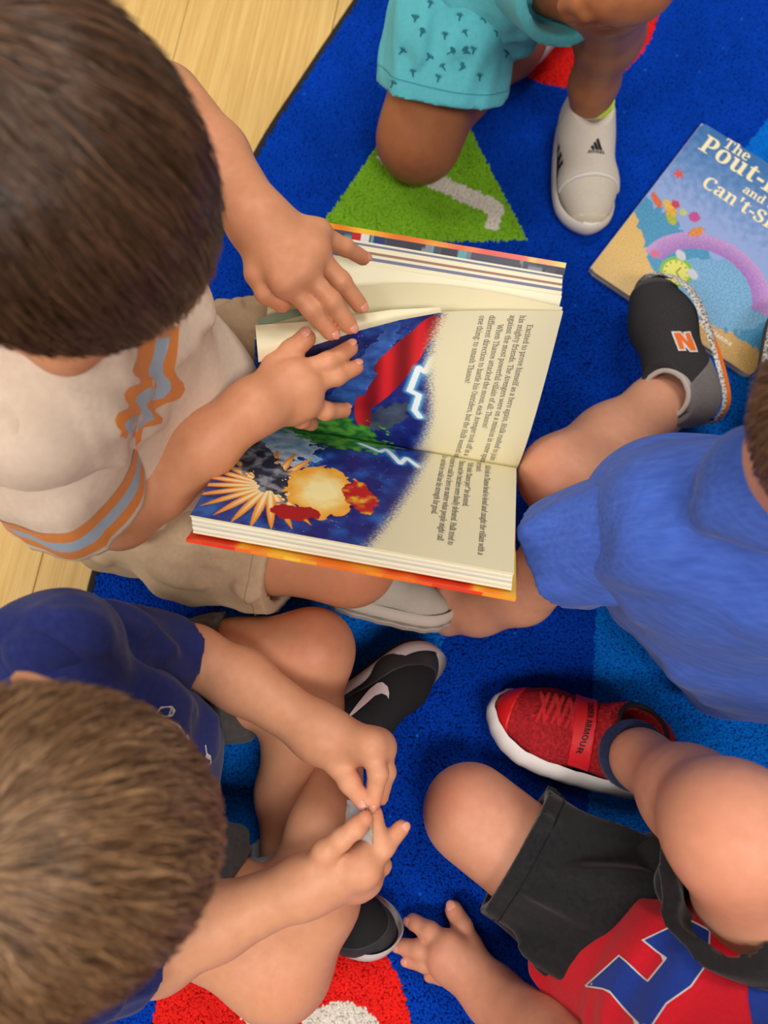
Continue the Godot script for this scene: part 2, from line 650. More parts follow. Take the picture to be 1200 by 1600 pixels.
func skin(c0: Color, c1: Color) -> StandardMaterial3D:
	var m := mat(Color.WHITE, 0.48, 0.4)
	m.albedo_texture = noise_tex(0.02, 5, c0, c1, 11)
	m.uv1_triplanar = true
	m.uv1_scale = Vector3.ONE * 7.0
	m.subsurf_scatter_enabled = true
	m.subsurf_scatter_strength = 0.15
	m.heightmap_enabled = true
	m.heightmap_texture = noise_tex(0.12, 3, Color.BLACK, Color.WHITE, 5)
	m.heightmap_scale = 0.0025
	m.vertex_color_use_as_albedo = true
	return m

# ---------------------------------------------------------------- prints: flat shapes laid on a body's surface
func lay(f: Field, polys: Array, org: Vector3, ax: Vector3, ay: Vector3, dir: Vector3, m: Material, off := 0.0006, cell := 0.004) -> ArrayMesh:
	var st := SurfaceTool.new()
	st.begin(Mesh.PRIMITIVE_TRIANGLES)
	var cache := {}
	var count := 0
	for poly0 in polys:
		var poly: PackedVector2Array = PackedVector2Array(poly0)
		var lo := poly[0]
		var hi := poly[0]
		for p in poly:
			lo = lo.min(p); hi = hi.max(p)
		var i0 := int(floor(lo.x / cell)); var i1 := int(ceil(hi.x / cell))
		var j0 := int(floor(lo.y / cell)); var j1 := int(ceil(hi.y / cell))
		for i in range(i0, i1):
			for j in range(j0, j1):
				var sq := PackedVector2Array([Vector2(i, j) * cell, Vector2(i + 1, j) * cell, Vector2(i + 1, j + 1) * cell, Vector2(i, j + 1) * cell])
				for piece in Geometry2D.intersect_polygons(poly, sq):
					var tri := Geometry2D.triangulate_polygon(piece)
					var pts: Array[Vector3] = []
					for q in piece:
						var key := Vector2i(roundi(q.x * 1e5), roundi(q.y * 1e5))
						if not cache.has(key):
							cache[key] = f.hit(org + ax * q.x + ay * q.y, dir) - dir * off
						pts.append(cache[key])
					if pts.has(Vector3.INF) or pts.any(func(q: Vector3) -> bool: return not q.is_finite()):
						continue
					for t in range(0, tri.size(), 3):
						var a := pts[tri[t]]; var b := pts[tri[t + 1]]; var d := pts[tri[t + 2]]
						if (b - a).cross(d - a).dot(dir) < 0.0:
							var e := b
							b = d
							d = e
						st.add_vertex(a); st.add_vertex(b); st.add_vertex(d)
						count += 1
	if count == 0:
		return ArrayMesh.new()
	st.index()
	st.generate_normals()
	st.set_material(m)
	return st.commit()

# shapes traced in the picture, found on the body's surface and laid on it along dir (all in the body's axes; xf takes those to the world)
func lay_px(f: Field, px_polys: Array, dir: Vector3, m: Material, xf := Transform3D.IDENTITY, off := 0.0006, cell := 0.004) -> ArrayMesh:
	var inv := xf.affine_inverse()
	dir = dir.normalized()
	var ax := dir.cross(Vector3(0.3, 0.2, 0.9)).normalized()
	var ay := dir.cross(ax)
	var eye := inv * Vector3(0, CAM_H, 0)
	var polys := []
	var org := Vector3.ZERO
	for pp in px_polys:
		var poly := PackedVector2Array()
		for q in pp:
			var far := inv * P(q[0], q[1], 0.0)
			var ray := (far - eye).normalized()
			var at := f.hit(eye + ray * 0.2, ray, 1.2)
			if not at.is_finite():
				continue
			if org == Vector3.ZERO:
				org = at
			poly.append(Vector2((at - org).dot(ax), (at - org).dot(ay)))
		if poly.size() > 2:
			polys.append(poly)
	if polys.is_empty():
		return ArrayMesh.new()
	return lay(f, polys, org - dir * 0.06, ax, ay, dir, m, off, cell)

# a band of colour round a tube of cloth: from0(angle), to(angle) give its two edges along the axis a -> b, in metres from a
func band(f: Field, a: Vector3, b: Vector3, from0: float, to: float, m: Material, reach := 0.08, n := 60, wave := 0.0, off := 0.0007) -> ArrayMesh:
	var d := (b - a).normalized()
	var x := d.cross(Vector3(0.3, 0.9, 0.2)).normalized()
	var y := d.cross(x)
	var st := SurfaceTool.new()
	st.begin(Mesh.PRIMITIVE_TRIANGLES)
	var rows := maxi(2, int(ceil((to - from0) / 0.003)) + 1)
	var grid := []
	for k in rows:
		var row := []
		for i in n:
			var an := TAU * i / n
			var rad := x * cos(an) + y * sin(an)
			var s := lerpf(from0, to, float(k) / (rows - 1)) + wave * sin(an * 5.0)
			var p := f.hit(a + d * s + rad * reach, -rad, reach)
			row.append(p + rad * off)
		grid.append(row)
	for k in rows - 1:
		for i in n:
			var j := (i + 1) % n
			var q := [grid[k][i], grid[k + 1][i], grid[k + 1][j], grid[k][i], grid[k + 1][j], grid[k][j]]
			var good := true
			for v in q:
				if not v.is_finite(): good = false
			if good:
				for v in q: st.add_vertex(v)
	st.index()
	st.generate_normals()
	st.set_material(m)
	return st.commit()

# a thin stroke along a pixel line, as a polygon
func stroke(line: Array, w: float) -> Array:
	var pl := PackedVector2Array()
	for q in line: pl.append(Vector2(q[0], q[1]))
	var out := []
	for poly in Geometry2D.offset_polyline(pl, w, Geometry2D.JOIN_ROUND, Geometry2D.END_ROUND):
		var o := []
		for q in poly: o.append([q.x, q.y])
		out.append(o)
	return out

func from_crop(pts: Array, scale: float, u0: float, v0: float) -> Array:
	var out := []
	for q in pts: out.append([q[0] / scale + u0, q[1] / scale + v0])
	return out

# a sheet of some thickness over put(s, t), s and t from 0 to 1
func sheet(put: Callable, ns: int, nt: int, thick: float, m: Material, edge: Material = null) -> ArrayMesh:
	var top := []
	var low := []
	for j in nt + 1:
		var a := []
		var b := []
		for i in ns + 1:
			var s := float(i) / ns
			var t := float(j) / nt
			var p: Vector3 = put.call(s, t)
			var e := 0.01
			var ds: Vector3 = put.call(minf(s + e, 1.0), t) - put.call(maxf(s - e, 0.0), t)
			var dt: Vector3 = put.call(s, minf(t + e, 1.0)) - put.call(s, maxf(t - e, 0.0))
			var n := ds.cross(dt).normalized()
			if n.y < 0.0: n = -n
			a.append(p)
			b.append(p - n * thick)
		top.append(a)
		low.append(b)
	var mesh := ArrayMesh.new()
	for side in 2:
		var st := SurfaceTool.new()
		st.begin(Mesh.PRIMITIVE_TRIANGLES)
		st.set_smooth_group(0)
		if side == 0:
			for j in nt:
				for i in ns:
					var flip: bool = (top[j][i + 1] - top[j][i]).cross(top[j + 1][i] - top[j][i]).y > 0.0
					var quad := [[i, j], [i + 1, j], [i + 1, j + 1], [i, j], [i + 1, j + 1], [i, j + 1]] if not flip else [[i, j], [i + 1, j + 1], [i + 1, j], [i, j], [i, j + 1], [i + 1, j + 1]]
					for q in quad:
						st.set_uv(Vector2(float(q[0]) / ns, float(q[1]) / nt))
						st.add_vertex(top[q[1]][q[0]])
			st.index()
		else:
			st.set_smooth_group(-1)
			var rim := []
			for i in ns: rim.append([i, 0, i + 1, 0])
			for j in nt: rim.append([ns, j, ns, j + 1])
			for i in ns: rim.append([ns - i, nt, ns - i - 1, nt])
			for j in nt: rim.append([0, nt - j, 0, nt - j - 1])
			for r in rim:
				var q := [top[r[1]][r[0]], top[r[3]][r[2]], low[r[3]][r[2]], top[r[1]][r[0]], low[r[3]][r[2]], low[r[1]][r[0]]]
				for v in q:
					st.set_uv(Vector2(float(r[0]) / ns, float(r[1]) / nt))
					st.add_vertex(v)
			for j in nt:
				for i in ns:
					for q in [[i, j], [i + 1, j], [i + 1, j + 1], [i, j], [i + 1, j + 1], [i, j + 1]]:
						st.set_uv(Vector2(float(q[0]) / ns, float(q[1]) / nt))
						st.add_vertex(low[q[1]][q[0]])
		st.generate_normals()
		st.set_material(edge if side == 1 and edge else m)
		st.commit(mesh)
	return mesh

# lettering as a mesh; each glyph's vertices are sent through put(Vector2) -> Vector3
func letters(text: String, size: float, put: Callable, m: Material, serif := true, bold := false, align := HORIZONTAL_ALIGNMENT_LEFT, squeeze := 1.0) -> ArrayMesh:
	var t := TextMesh.new()
	var fnt := SystemFont.new()
	fnt.font_names = PackedStringArray(["Droid Serif" if serif else "Droid Sans"])
	if bold: fnt.font_weight = 700
	t.font = fnt
	t.text = text
	t.font_size = 64
	t.pixel_size = size / 64.0
	t.depth = 0.0
	t.curve_step = 2.0
	t.horizontal_alignment = align
	t.vertical_alignment = VERTICAL_ALIGNMENT_BOTTOM
	var st := SurfaceTool.new()
	st.begin(Mesh.PRIMITIVE_TRIANGLES)
	var arr := t.get_mesh_arrays()
	var vs: PackedVector3Array = arr[Mesh.ARRAY_VERTEX]
	var ids = arr[Mesh.ARRAY_INDEX]
	var order := PackedInt32Array()
	if ids != null and ids.size() > 0:
		order = ids
	else:
		for i in vs.size(): order.append(i)
	for i in order:
		st.add_vertex(put.call(Vector2(vs[i].x * squeeze, vs[i].y)))
	st.generate_normals()
	st.set_material(m)
	return st.commit()
# ---------------------------------------------------------------- people: shared pieces
func wpart(called: String, mesh: Mesh, t: Node3D, label := "") -> MeshInstance3D:   # a part whose mesh is given in world axes
	var o := part(called, mesh, t, label)
	o.position = -t.position
	return o

# creases: long along the direction given, short across it
func folds(seed_: int, amp: float, freq: float, along := Vector3.ZERO, long := 0.3) -> Callable:
	var n := FastNoiseLite.new()
	n.seed = seed_
	n.frequency = freq
	n.noise_type = FastNoiseLite.TYPE_SIMPLEX_SMOOTH
	n.fractal_type = FastNoiseLite.FRACTAL_FBM
	n.fractal_octaves = 2
	n.fractal_gain = 0.45
	if along == Vector3.ZERO:
		return func(p: Vector3) -> float:
			var w := n.get_noise_3dv(p)
			return (w * 0.3 if w > 0.0 else w * 1.3) * amp
	along = along.normalized()
	return func(p: Vector3) -> float:
		var w := n.get_noise_3dv(p - along * (p.dot(along) * (1.0 - long)))
		return (w * 1.5 if w < 0.0 else w * 0.35) * amp

# pink[i] = [point, reach]: fingertips, knuckles and knees, where skin is redder
func blush(pink: Array, strength := 1.0) -> Callable:
	return func(p: Vector3, _n: Vector3) -> Color:
		var w := 0.0
		for q in pink:
			var d: float = p.distance_to(q[0]) / q[1]
			if d < 1.0:
				w = maxf(w, (1.0 - d) * (1.0 - d) * (1.0 + d))
		w *= strength
		return Color(1.0, 1.0 - 0.20 * w, 1.0 - 0.24 * w)

# a limb ending in a hand. arm, fingers: pixel joints; fingers[0] is the thumb
func hand_arm(mesh: ArrayMesh, arm: Array, fingers: Array, m: Material, pink: Array, cell := 0.0026, palm_flat := 0.72) -> Field:
	var f := Field.new()
	var aj := J(arm)
	f.group(0.012, 0.012).chain(aj)
	var wrist: Array = aj[aj.size() - 1]
	f.group(0.014, 0.014)
	var mcps := []
	for i in fingers.size():
		var fj := J(fingers[i])
		mcps.append(fj[0])
		if i == 0:
			f.cap(wrist[0].lerp(fj[0][0], 0.15), fj[0][0], wrist[1] * 0.6, fj[0][1] * 1.08)
		else:
			f.cap(wrist[0], fj[0][0], wrist[1] * palm_flat, fj[0][1] * 1.12)
	for i in range(1, mcps.size() - 1):
		f.cap(mcps[i][0], mcps[i + 1][0], mcps[i][1] * 1.04, mcps[i + 1][1] * 1.04)
	for i in fingers.size():
		var fj := J(fingers[i])
		f.group(0.003, 0.0035)
		for k in fj.size() - 1:
			f.cap(fj[k][0], fj[k + 1][0], fj[k][1], fj[k + 1][1])
			if k > 0:            # a slight knuckle
				f.cap(fj[k][0], fj[k][0].lerp(fj[k + 1][0], 0.05), fj[k][1] * 1.015, fj[k][1])
		pink.append([fj[fj.size() - 1][0], 0.02])
		pink.append([fj[0][0], 0.016])
	f.build(mesh, cell, m, blush(pink))
	return f

func relaxed_hand(mesh: ArrayMesh, elbow: Vector3, wrist: Vector3, dir: Vector3, back: Vector3, side: float, m: Material) -> void:
	var f := Field.new()
	dir = dir.normalized()
	back = (back - dir * back.dot(dir)).normalized()
	var x := back.cross(dir) * side
	f.group(0.012, 0.012).cap(elbow, wrist, 0.029, 0.021)
	f.group(0.014, 0.014)
	var tips := []
	for i in 4:
		var mcp := wrist + dir * (0.052 - 0.002 * absf(i - 1.0)) + x * (0.022 - 0.0145 * i)
		f.cap(wrist, mcp, 0.0165, 0.0095)
		tips.append(mcp)
	f.cap(wrist + dir * 0.008 + x * 0.008, wrist + dir * 0.03 + x * 0.03, 0.013, 0.0095)
	for i in 4:
		var l: float = [0.92, 1.0, 0.95, 0.76][i]
		f.group(0.003, 0.004)
		var a: Vector3 = tips[i]
		var b := a + (dir + x * (0.1 - 0.08 * i)) * 0.024 * l - back * 0.003
		var c := b + dir * 0.018 * l - back * 0.008
		f.cap(a, b, 0.0085, 0.0078).cap(b, c, 0.0078, 0.0068)
	f.group(0.003, 0.004)
	var t0 := wrist + dir * 0.03 + x * 0.03
	f.cap(t0, t0 + dir * 0.022 + x * 0.006 - back * 0.004, 0.0092, 0.0075)
	f.build(mesh, 0.003, m, blush([]))

func nails(t: Node3D, fingers: Array, up: Vector3, m: Material, which := [0, 1, 2, 3, 4]) -> void:
	for i in which:
		if i >= fingers.size(): continue
		var fj := J(fingers[i])
		var tip: Array = fj[fj.size() - 1]
		var dir: Vector3 = (tip[0] - fj[fj.size() - 2][0]).normalized()
		var n: Vector3 = (up - dir * up.dot(dir)).normalized()
		var s := SphereMesh.new()
		s.radius = 1.0
		s.height = 2.0
		s.radial_segments = 14
		s.rings = 7
		s.material = m
		var o := part("fingernail", s, t)
		var r: float = tip[1]
		o.transform = Transform3D(Basis(n.cross(dir) * r * 0.6, n * r * 0.3, dir * r * 0.7), tip[0] + dir * r * 0.3 + n * r * 0.72 - t.position)

# ---------------------------------------------------------------- heads. at: middle of the skull; basis x = the child's left, y = crown, z = face
func head(mesh: ArrayMesh, at: Transform3D, neck: Vector3, m: Material, hair_tint: Color, line := [0.4, 0.02, -0.5]) -> void:
	var f := Field.new()
	var b := at.basis
	var w := func(x: float, y: float, z: float) -> Vector3: return at * Vector3(x, y, z)
	f.group(0.03, 0.02)
	f.ell(w.call(0, 0.018, -0.012), b, Vector3(0.072, 0.08, 0.087))
	f.ell(w.call(0, -0.035, 0.022), b, Vector3(0.058, 0.066, 0.06))
	f.ell(w.call(0, -0.074, 0.045), b, Vector3(0.034, 0.03, 0.034))
	f.cap(w.call(0, -0.05, -0.02), neck, 0.037, 0.04)
	f.group(0.006, 0.01)
	f.cap(w.call(0, 0.0, 0.079), w.call(0, -0.028, 0.09), 0.006, 0.009)
	f.cap(w.call(-0.009, -0.031, 0.082), w.call(0.009, -0.031, 0.082), 0.006, 0.006)
	f.cap(w.call(0.044, -0.03, 0.05), w.call(0.036, -0.05, 0.052), 0.022, 0.02)
	f.cap(w.call(-0.044, -0.03, 0.05), w.call(-0.036, -0.05, 0.052), 0.022, 0.02)
	for s in [-1.0, 1.0]:
		f.group(0.003, 0.005)
		var eb := b * Basis(Vector3.UP, -s * 0.45)
		f.ell(w.call(s * 0.077, -0.008, -0.012), eb, Vector3(0.006, 0.029, 0.019))
		f.group(0.002, 0.004, 1)
		f.ell(w.call(s * 0.084, -0.006, -0.006), eb, Vector3(0.004, 0.018, 0.011))
		f.group(0.002, 0.01, 1)
		f.ell(w.call(s * 0.031, -0.002, 0.083), b, Vector3(0.014, 0.009, 0.012))
	f.group(0.002, 0.004, 1)
	f.cap(w.call(-0.017, -0.056, 0.086), w.call(0.017, -0.056, 0.086), 0.0025, 0.0025)
	f.group(0.003, 0.003)
	f.cap(w.call(-0.012, -0.0515, 0.081), w.call(0.012, -0.0515, 0.081), 0.004, 0.004)
	f.cap(w.call(-0.010, -0.0615, 0.079), w.call(0.010, -0.0615, 0.079), 0.0048, 0.0048)
	var inv := at.affine_inverse()
	f.build(mesh, 0.0036, m, func(p: Vector3, _n: Vector3) -> Color:
		var q := inv * p
		var d := (q - Vector3(0, 0.018, -0.012)).normalized()
		if d.y > hairline(d, line) and q.distance_to(Vector3(signf(q.x) * 0.077, -0.008, -0.012)) > 0.032:
			return hair_tint
		if absf(q.x) < 0.017 and q.z > 0.06 and absf(q.y + 0.0565) < 0.011:
			return Color(0.9, 0.55, 0.52)
		return Color(1, 1, 1))

func hairline(d: Vector3, line: Array) -> float:
	var az := atan2(absf(d.x), d.z) / PI          # 0 at the face, 1 at the nape
	if az < 0.5:
		return lerpf(line[0], line[1], smoothstep(0.12, 0.42, az))
	return lerpf(line[1], line[2], smoothstep(0.5, 0.8, az))

func eyes(t: Node3D, at: Transform3D, iris: Color) -> void:
	for s in [-1.0, 1.0]:
		var ball := SphereMesh.new()
		ball.radius = 0.0115
		ball.height = 0.023
		ball.radial_segments = 20
		ball.rings = 10
		ball.material = mat(Color(0.93, 0.92, 0.9), 0.15)
		var o := part("eye", ball, t)
		o.position = at * Vector3(s * 0.031, -0.003, 0.0635) - t.position
		var ir := SphereMesh.new()
		ir.radius = 0.0055
		ir.height = 0.011
		ir.radial_segments = 14
		ir.rings = 7
		ir.material = mat(iris, 0.1)
		var io := part("iris", ir, o)
		io.position = at.basis * Vector3(0, -0.003, 0.0072)

func hair(t: Node3D, at: Transform3D, count: int, length: Vector2, tones: Array, seed_: int, line := [0.4, 0.02, -0.5], lift := 0.14, whorl := Vector3(0.12, 0.8, -0.62), label := "", clump := 0.5, width := 0.0011, comb := 0.35, side_comb := 0.0) -> void:
	var rng := RandomNumberGenerator.new()
	rng.seed = seed_
	var n := FastNoiseLite.new()
	n.seed = seed_
	n.frequency = 5.0
	var n2 := FastNoiseLite.new()
	n2.seed = seed_ + 9
	n2.frequency = 2.0
	whorl = whorl.normalized()
	var c := Vector3(0, 0.018, -0.012)
	var rad := Vector3(0.0735, 0.0815, 0.0885)
	var verts := PackedVector3Array()
	var norms := PackedVector3Array()
	var cols := PackedColorArray()
	var idx := PackedInt32Array()
	var made := 0
	while made < count:
		var d := Vector3(rng.randfn(), rng.randfn(), rng.randfn()).normalized()
		if d.y < hairline(d, line) + rng.randf_range(-0.04, 0.04):
			continue
		if (c + d * rad).distance_to(Vector3(signf(d.x) * 0.077, -0.008, -0.012)) < 0.028:
			continue
		made += 1
		var len := rng.randf_range(length.x, length.y) * lerpf(0.55, 1.0, smoothstep(-0.4, 0.3, d.y))
		var segs := 5
		var p := c + d * rad * 0.985
		var tone: Color = tones[rng.randi() % tones.size()]
		var lock := n2.get_noise_3d(d.x * 7.0, d.y * 7.0, d.z * 2.5)
		tone = tone * rng.randf_range(0.8, 1.15) * (1.0 + 1.1 * lock)
		var own_lift := lift * rng.randf_range(0.3, 1.5)
		var jit := Vector3(rng.randfn(), rng.randfn(), rng.randfn()) * 0.14
		var start := verts.size()
		var prev := p
		for k in segs + 1:
			var q := (p - c) / rad
			var dd := q.normalized()
			var away := (dd * dd.dot(whorl) - whorl)
			away = (dd * dd.dot(whorl) - whorl).normalized() if away.length() > 0.05 else Vector3(0, 0, 1)
			var dirn := away + dd.cross(whorl) * 0.2 + Vector3(side_comb, 0, comb) + jit
			dirn += Vector3(n.get_noise_3d(dd.x * 2, dd.y * 2, dd.z * 2), n.get_noise_3d(dd.y * 2, dd.z * 2, dd.x * 2 + 5.0), n.get_noise_3d(dd.z * 2, dd.x * 2 + 9.0, dd.y * 2)) * clump * 1.6
			dirn = (dirn - dd * dirn.dot(dd)).normalized()
			var out := own_lift * (1.0 - float(k) / segs * 0.8) + 0.04
			var step := (dirn + dd * out).normalized() * len / segs
			var side := step.cross(dd).normalized()
			var w := width * (1.0 - 0.85 * float(k) / segs)
			for s in 3:
				var an := TAU * s / 3.0
				var off := side * cos(an) + step.normalized().cross(side) * sin(an)
				verts.append(at * (p + off * w))
				norms.append(at.basis * off)
				cols.append(tone)
			prev = p
			p += step
		for k in segs:
			for s in 3:
				var a := start + k * 3 + s
				var b := start + k * 3 + (s + 1) % 3
				idx.append_array([a, a + 3, b, b, a + 3, b + 3])
	var arr := []
	arr.resize(Mesh.ARRAY_MAX)
	arr[Mesh.ARRAY_VERTEX] = verts
	arr[Mesh.ARRAY_NORMAL] = norms
	arr[Mesh.ARRAY_COLOR] = cols
	arr[Mesh.ARRAY_INDEX] = idx
	var mesh := ArrayMesh.new()
	mesh.add_surface_from_arrays(Mesh.PRIMITIVE_TRIANGLES, arr)
	var m := mat(Color.WHITE, 0.33, 0.6)
	m.vertex_color_use_as_albedo = true
	mesh.surface_set_material(0, m)
	wpart("hair", mesh, t, label)

func facing(at: Vector3, forward: Vector3, up: Vector3) -> Transform3D:
	var z := forward.normalized()
	var x := up.cross(z).normalized()
	return Transform3D(Basis(x, z.cross(x), z), at)

# ---------------------------------------------------------------- clothes
# a tube of cloth along joints, open at its last end: sleeve or trouser leg
func tube(j: Array, wall: float, bump = null, amp := 0.0, k := 0.03, flare := 1.0) -> Field:
	var f := Field.new()
	f.group(k, 0.02)
	var n := j.size()
	var last: Vector3 = j[n - 1][0]
	var dir: Vector3 = (last - j[n - 2][0]).normalized()
	var r: float = j[n - 1][1]
	var jj := j.duplicate()
	jj.append([last + dir * r, r * flare])
	f.chain(jj)
	f.group(k, 0.003, 1)
	f.cap(last - dir * 0.05, last + dir * 0.08, r - wall, r * flare - wall)
	f.planes.append(Plane(dir, dir.dot(last)))
	f.bump = bump
	f.amp = amp
	return f

# ---------------------------------------------------------------- shoes. z runs from heel (0) to toe (0.2), y up, x to the shoe's own left
const SOLE_Z := [0.0, 0.005, 0.018, 0.045, 0.08, 0.11, 0.14, 0.163, 0.182, 0.194, 0.2]
const SOLE_W := [0.0, 0.015, 0.0265, 0.032, 0.034, 0.037, 0.0395, 0.0375, 0.0285, 0.0155, 0.0]
func sole_outline(side: float, grow := 0.0) -> PackedVector2Array:
	var out := PackedVector2Array()
	var n := SOLE_Z.size()
	var cr := Curve2D.new()
	for pass_ in 2:
		for i in n - 1:
			var k := i if pass_ == 0 else n - 1 - i
			var s := 1.0 if pass_ == 0 else -1.0
			var z: float = SOLE_Z[k]
			var bend := side * 0.007 * smoothstep(0.08, 0.2, z) - side * 0.003 * smoothstep(0.03, 0.08, z)
			out.append(Vector2(s * SOLE_W[k] + bend, z))
	var fine := PackedVector2Array()
	var m := out.size()
	for i in m:
		for q in 3:
			fine.append(out[i].cubic_interpolate(out[(i + 1) % m], out[(i - 1 + m) % m], out[(i + 2) % m], q / 3.0))
	if grow != 0.0:
		return Geometry2D.offset_polygon(fine, grow, Geometry2D.JOIN_ROUND)[0]
	return fine

# rings: [[y, grow], ...] from below upwards
func sole_band(side: float, rings: Array, m: Material, spring := 0.008, waves := 0.0, waves_n := 0) -> ArrayMesh:
	var st := SurfaceTool.new()
	st.begin(Mesh.PRIMITIVE_TRIANGLES)
	var base := sole_outline(side)
	var n := base.size()
	var c := Vector2(0, 0.1)
	var loops := []
	for r in rings:
		var lp := PackedVector3Array()
		for i in n:
			var p := base[i]
			var nrm := (base[(i + 1) % n] - base[(i - 1 + n) % n]).orthogonal().normalized()
			if nrm.dot(p - c) < 0.0: nrm = -nrm
			var g: float = r[1]
			if waves_n > 0: g += waves * sin(i * TAU * waves_n / n)
			p += nrm * g
			var lift := spring * pow(clampf((p.y - 0.14) / 0.06, 0.0, 1.2), 2.0)
			lp.append(Vector3(p.x, r[0] + lift, p.y))
		loops.append(lp)
	for k in loops.size() - 1:
		for i in n:
			var a: Vector3 = loops[k][i]; var b: Vector3 = loops[k][(i + 1) % n]; var d: Vector3 = loops[k + 1][(i + 1) % n]; var e: Vector3 = loops[k + 1][i]
			for q in [a, b, d, a, d, e]: st.add_vertex(q)
	st.index()
	st.generate_normals()
	for cap_ in [0, loops.size() - 1]:
		var lp: PackedVector3Array = loops[cap_]
		var mid := Vector3(0, lp[0].y, 0.1)
		for i in n:
			var q := [mid, lp[i], lp[(i + 1) % n]] if cap_ != 0 else [mid, lp[(i + 1) % n], lp[i]]
			for v in q: 
				st.set_normal(Vector3.UP if cap_ != 0 else Vector3.DOWN)
				st.add_vertex(v)
	st.set_material(m)
	return st.commit()

func shoe_upper(side: float, collar := 0.088, toe_h := 1.0, oz := 0.0) -> Field:
	var f := Field.new()
	var bx := side * 0.004
	f.group(0.028, 0.02)
	f.cap(Vector3(0, 0.042, 0.031), Vector3(0, 0.046, 0.07), 0.0295, 0.03)
	f.cap(Vector3(0, 0.046, 0.07), Vector3(bx, 0.03, 0.135), 0.031, 0.0355)
	f.cap(Vector3(bx, 0.03, 0.135), Vector3(bx * 1.6, 0.024 * toe_h, 0.167), 0.0355, 0.029)
	f.cap(Vector3(0, 0.05, 0.038), Vector3(0, collar - 0.012, 0.034 + oz), 0.029, 0.03)
	f.cap(Vector3(0, 0.055, 0.08), Vector3(0, collar - 0.002, 0.062 + oz), 0.02, 0.017)
	f.group(0.01, 0.006, 1)
	f.cap(Vector3(0, 0.07, 0.043 + oz), Vector3(0, 0.14, 0.04 + oz), 0.0235, 0.027)
	f.planes.append(Plane(Vector3(0, -1, 0), -0.012))
	f.planes.append(Plane(Vector3(0, 1, -0.12).normalized(), Vector3(0, 1, -0.12).normalized().dot(Vector3(0, collar + 0.004, 0.05))))
	return f

func shoe_node(parent: Node3D, heel: Vector3, toe: Vector3, up: Vector3, label: String) -> Node3D:
	var o := Node3D.new()
	o.name = "sneaker"
	parent.add_child(o, true)
	var z := (toe - heel).normalized()
	var x := up.cross(z).normalized()
	var s := (toe - heel).length() / 0.2
	o.transform = Transform3D(Basis(x * s, z.cross(x) * s, z * s), heel - parent.position)
	o.set_meta("label", label)
	return o
# ---------------------------------------------------------------- the five children
func torso(f: Field, pelvis: Vector3, chest: Vector3, rs: Vector3, ls: Vector3, neck: Vector3, rw: float, rc: float, rsh: float, rn: float) -> void:
	var lat := (ls - rs).normalized()
	for s in [-1.0, 1.0]:
		f.cap(pelvis + lat * s * 0.032, chest + lat * s * 0.028, rw, rc)
	f.cap(rs, ls, rsh, rsh)
	f.cap(chest.lerp(neck, 0.3), neck, rc * 0.72, rn)

var nail: StandardMaterial3D
func nail_mat(c: Color) -> StandardMaterial3D:
	return mat(c, 0.28, 0.5)

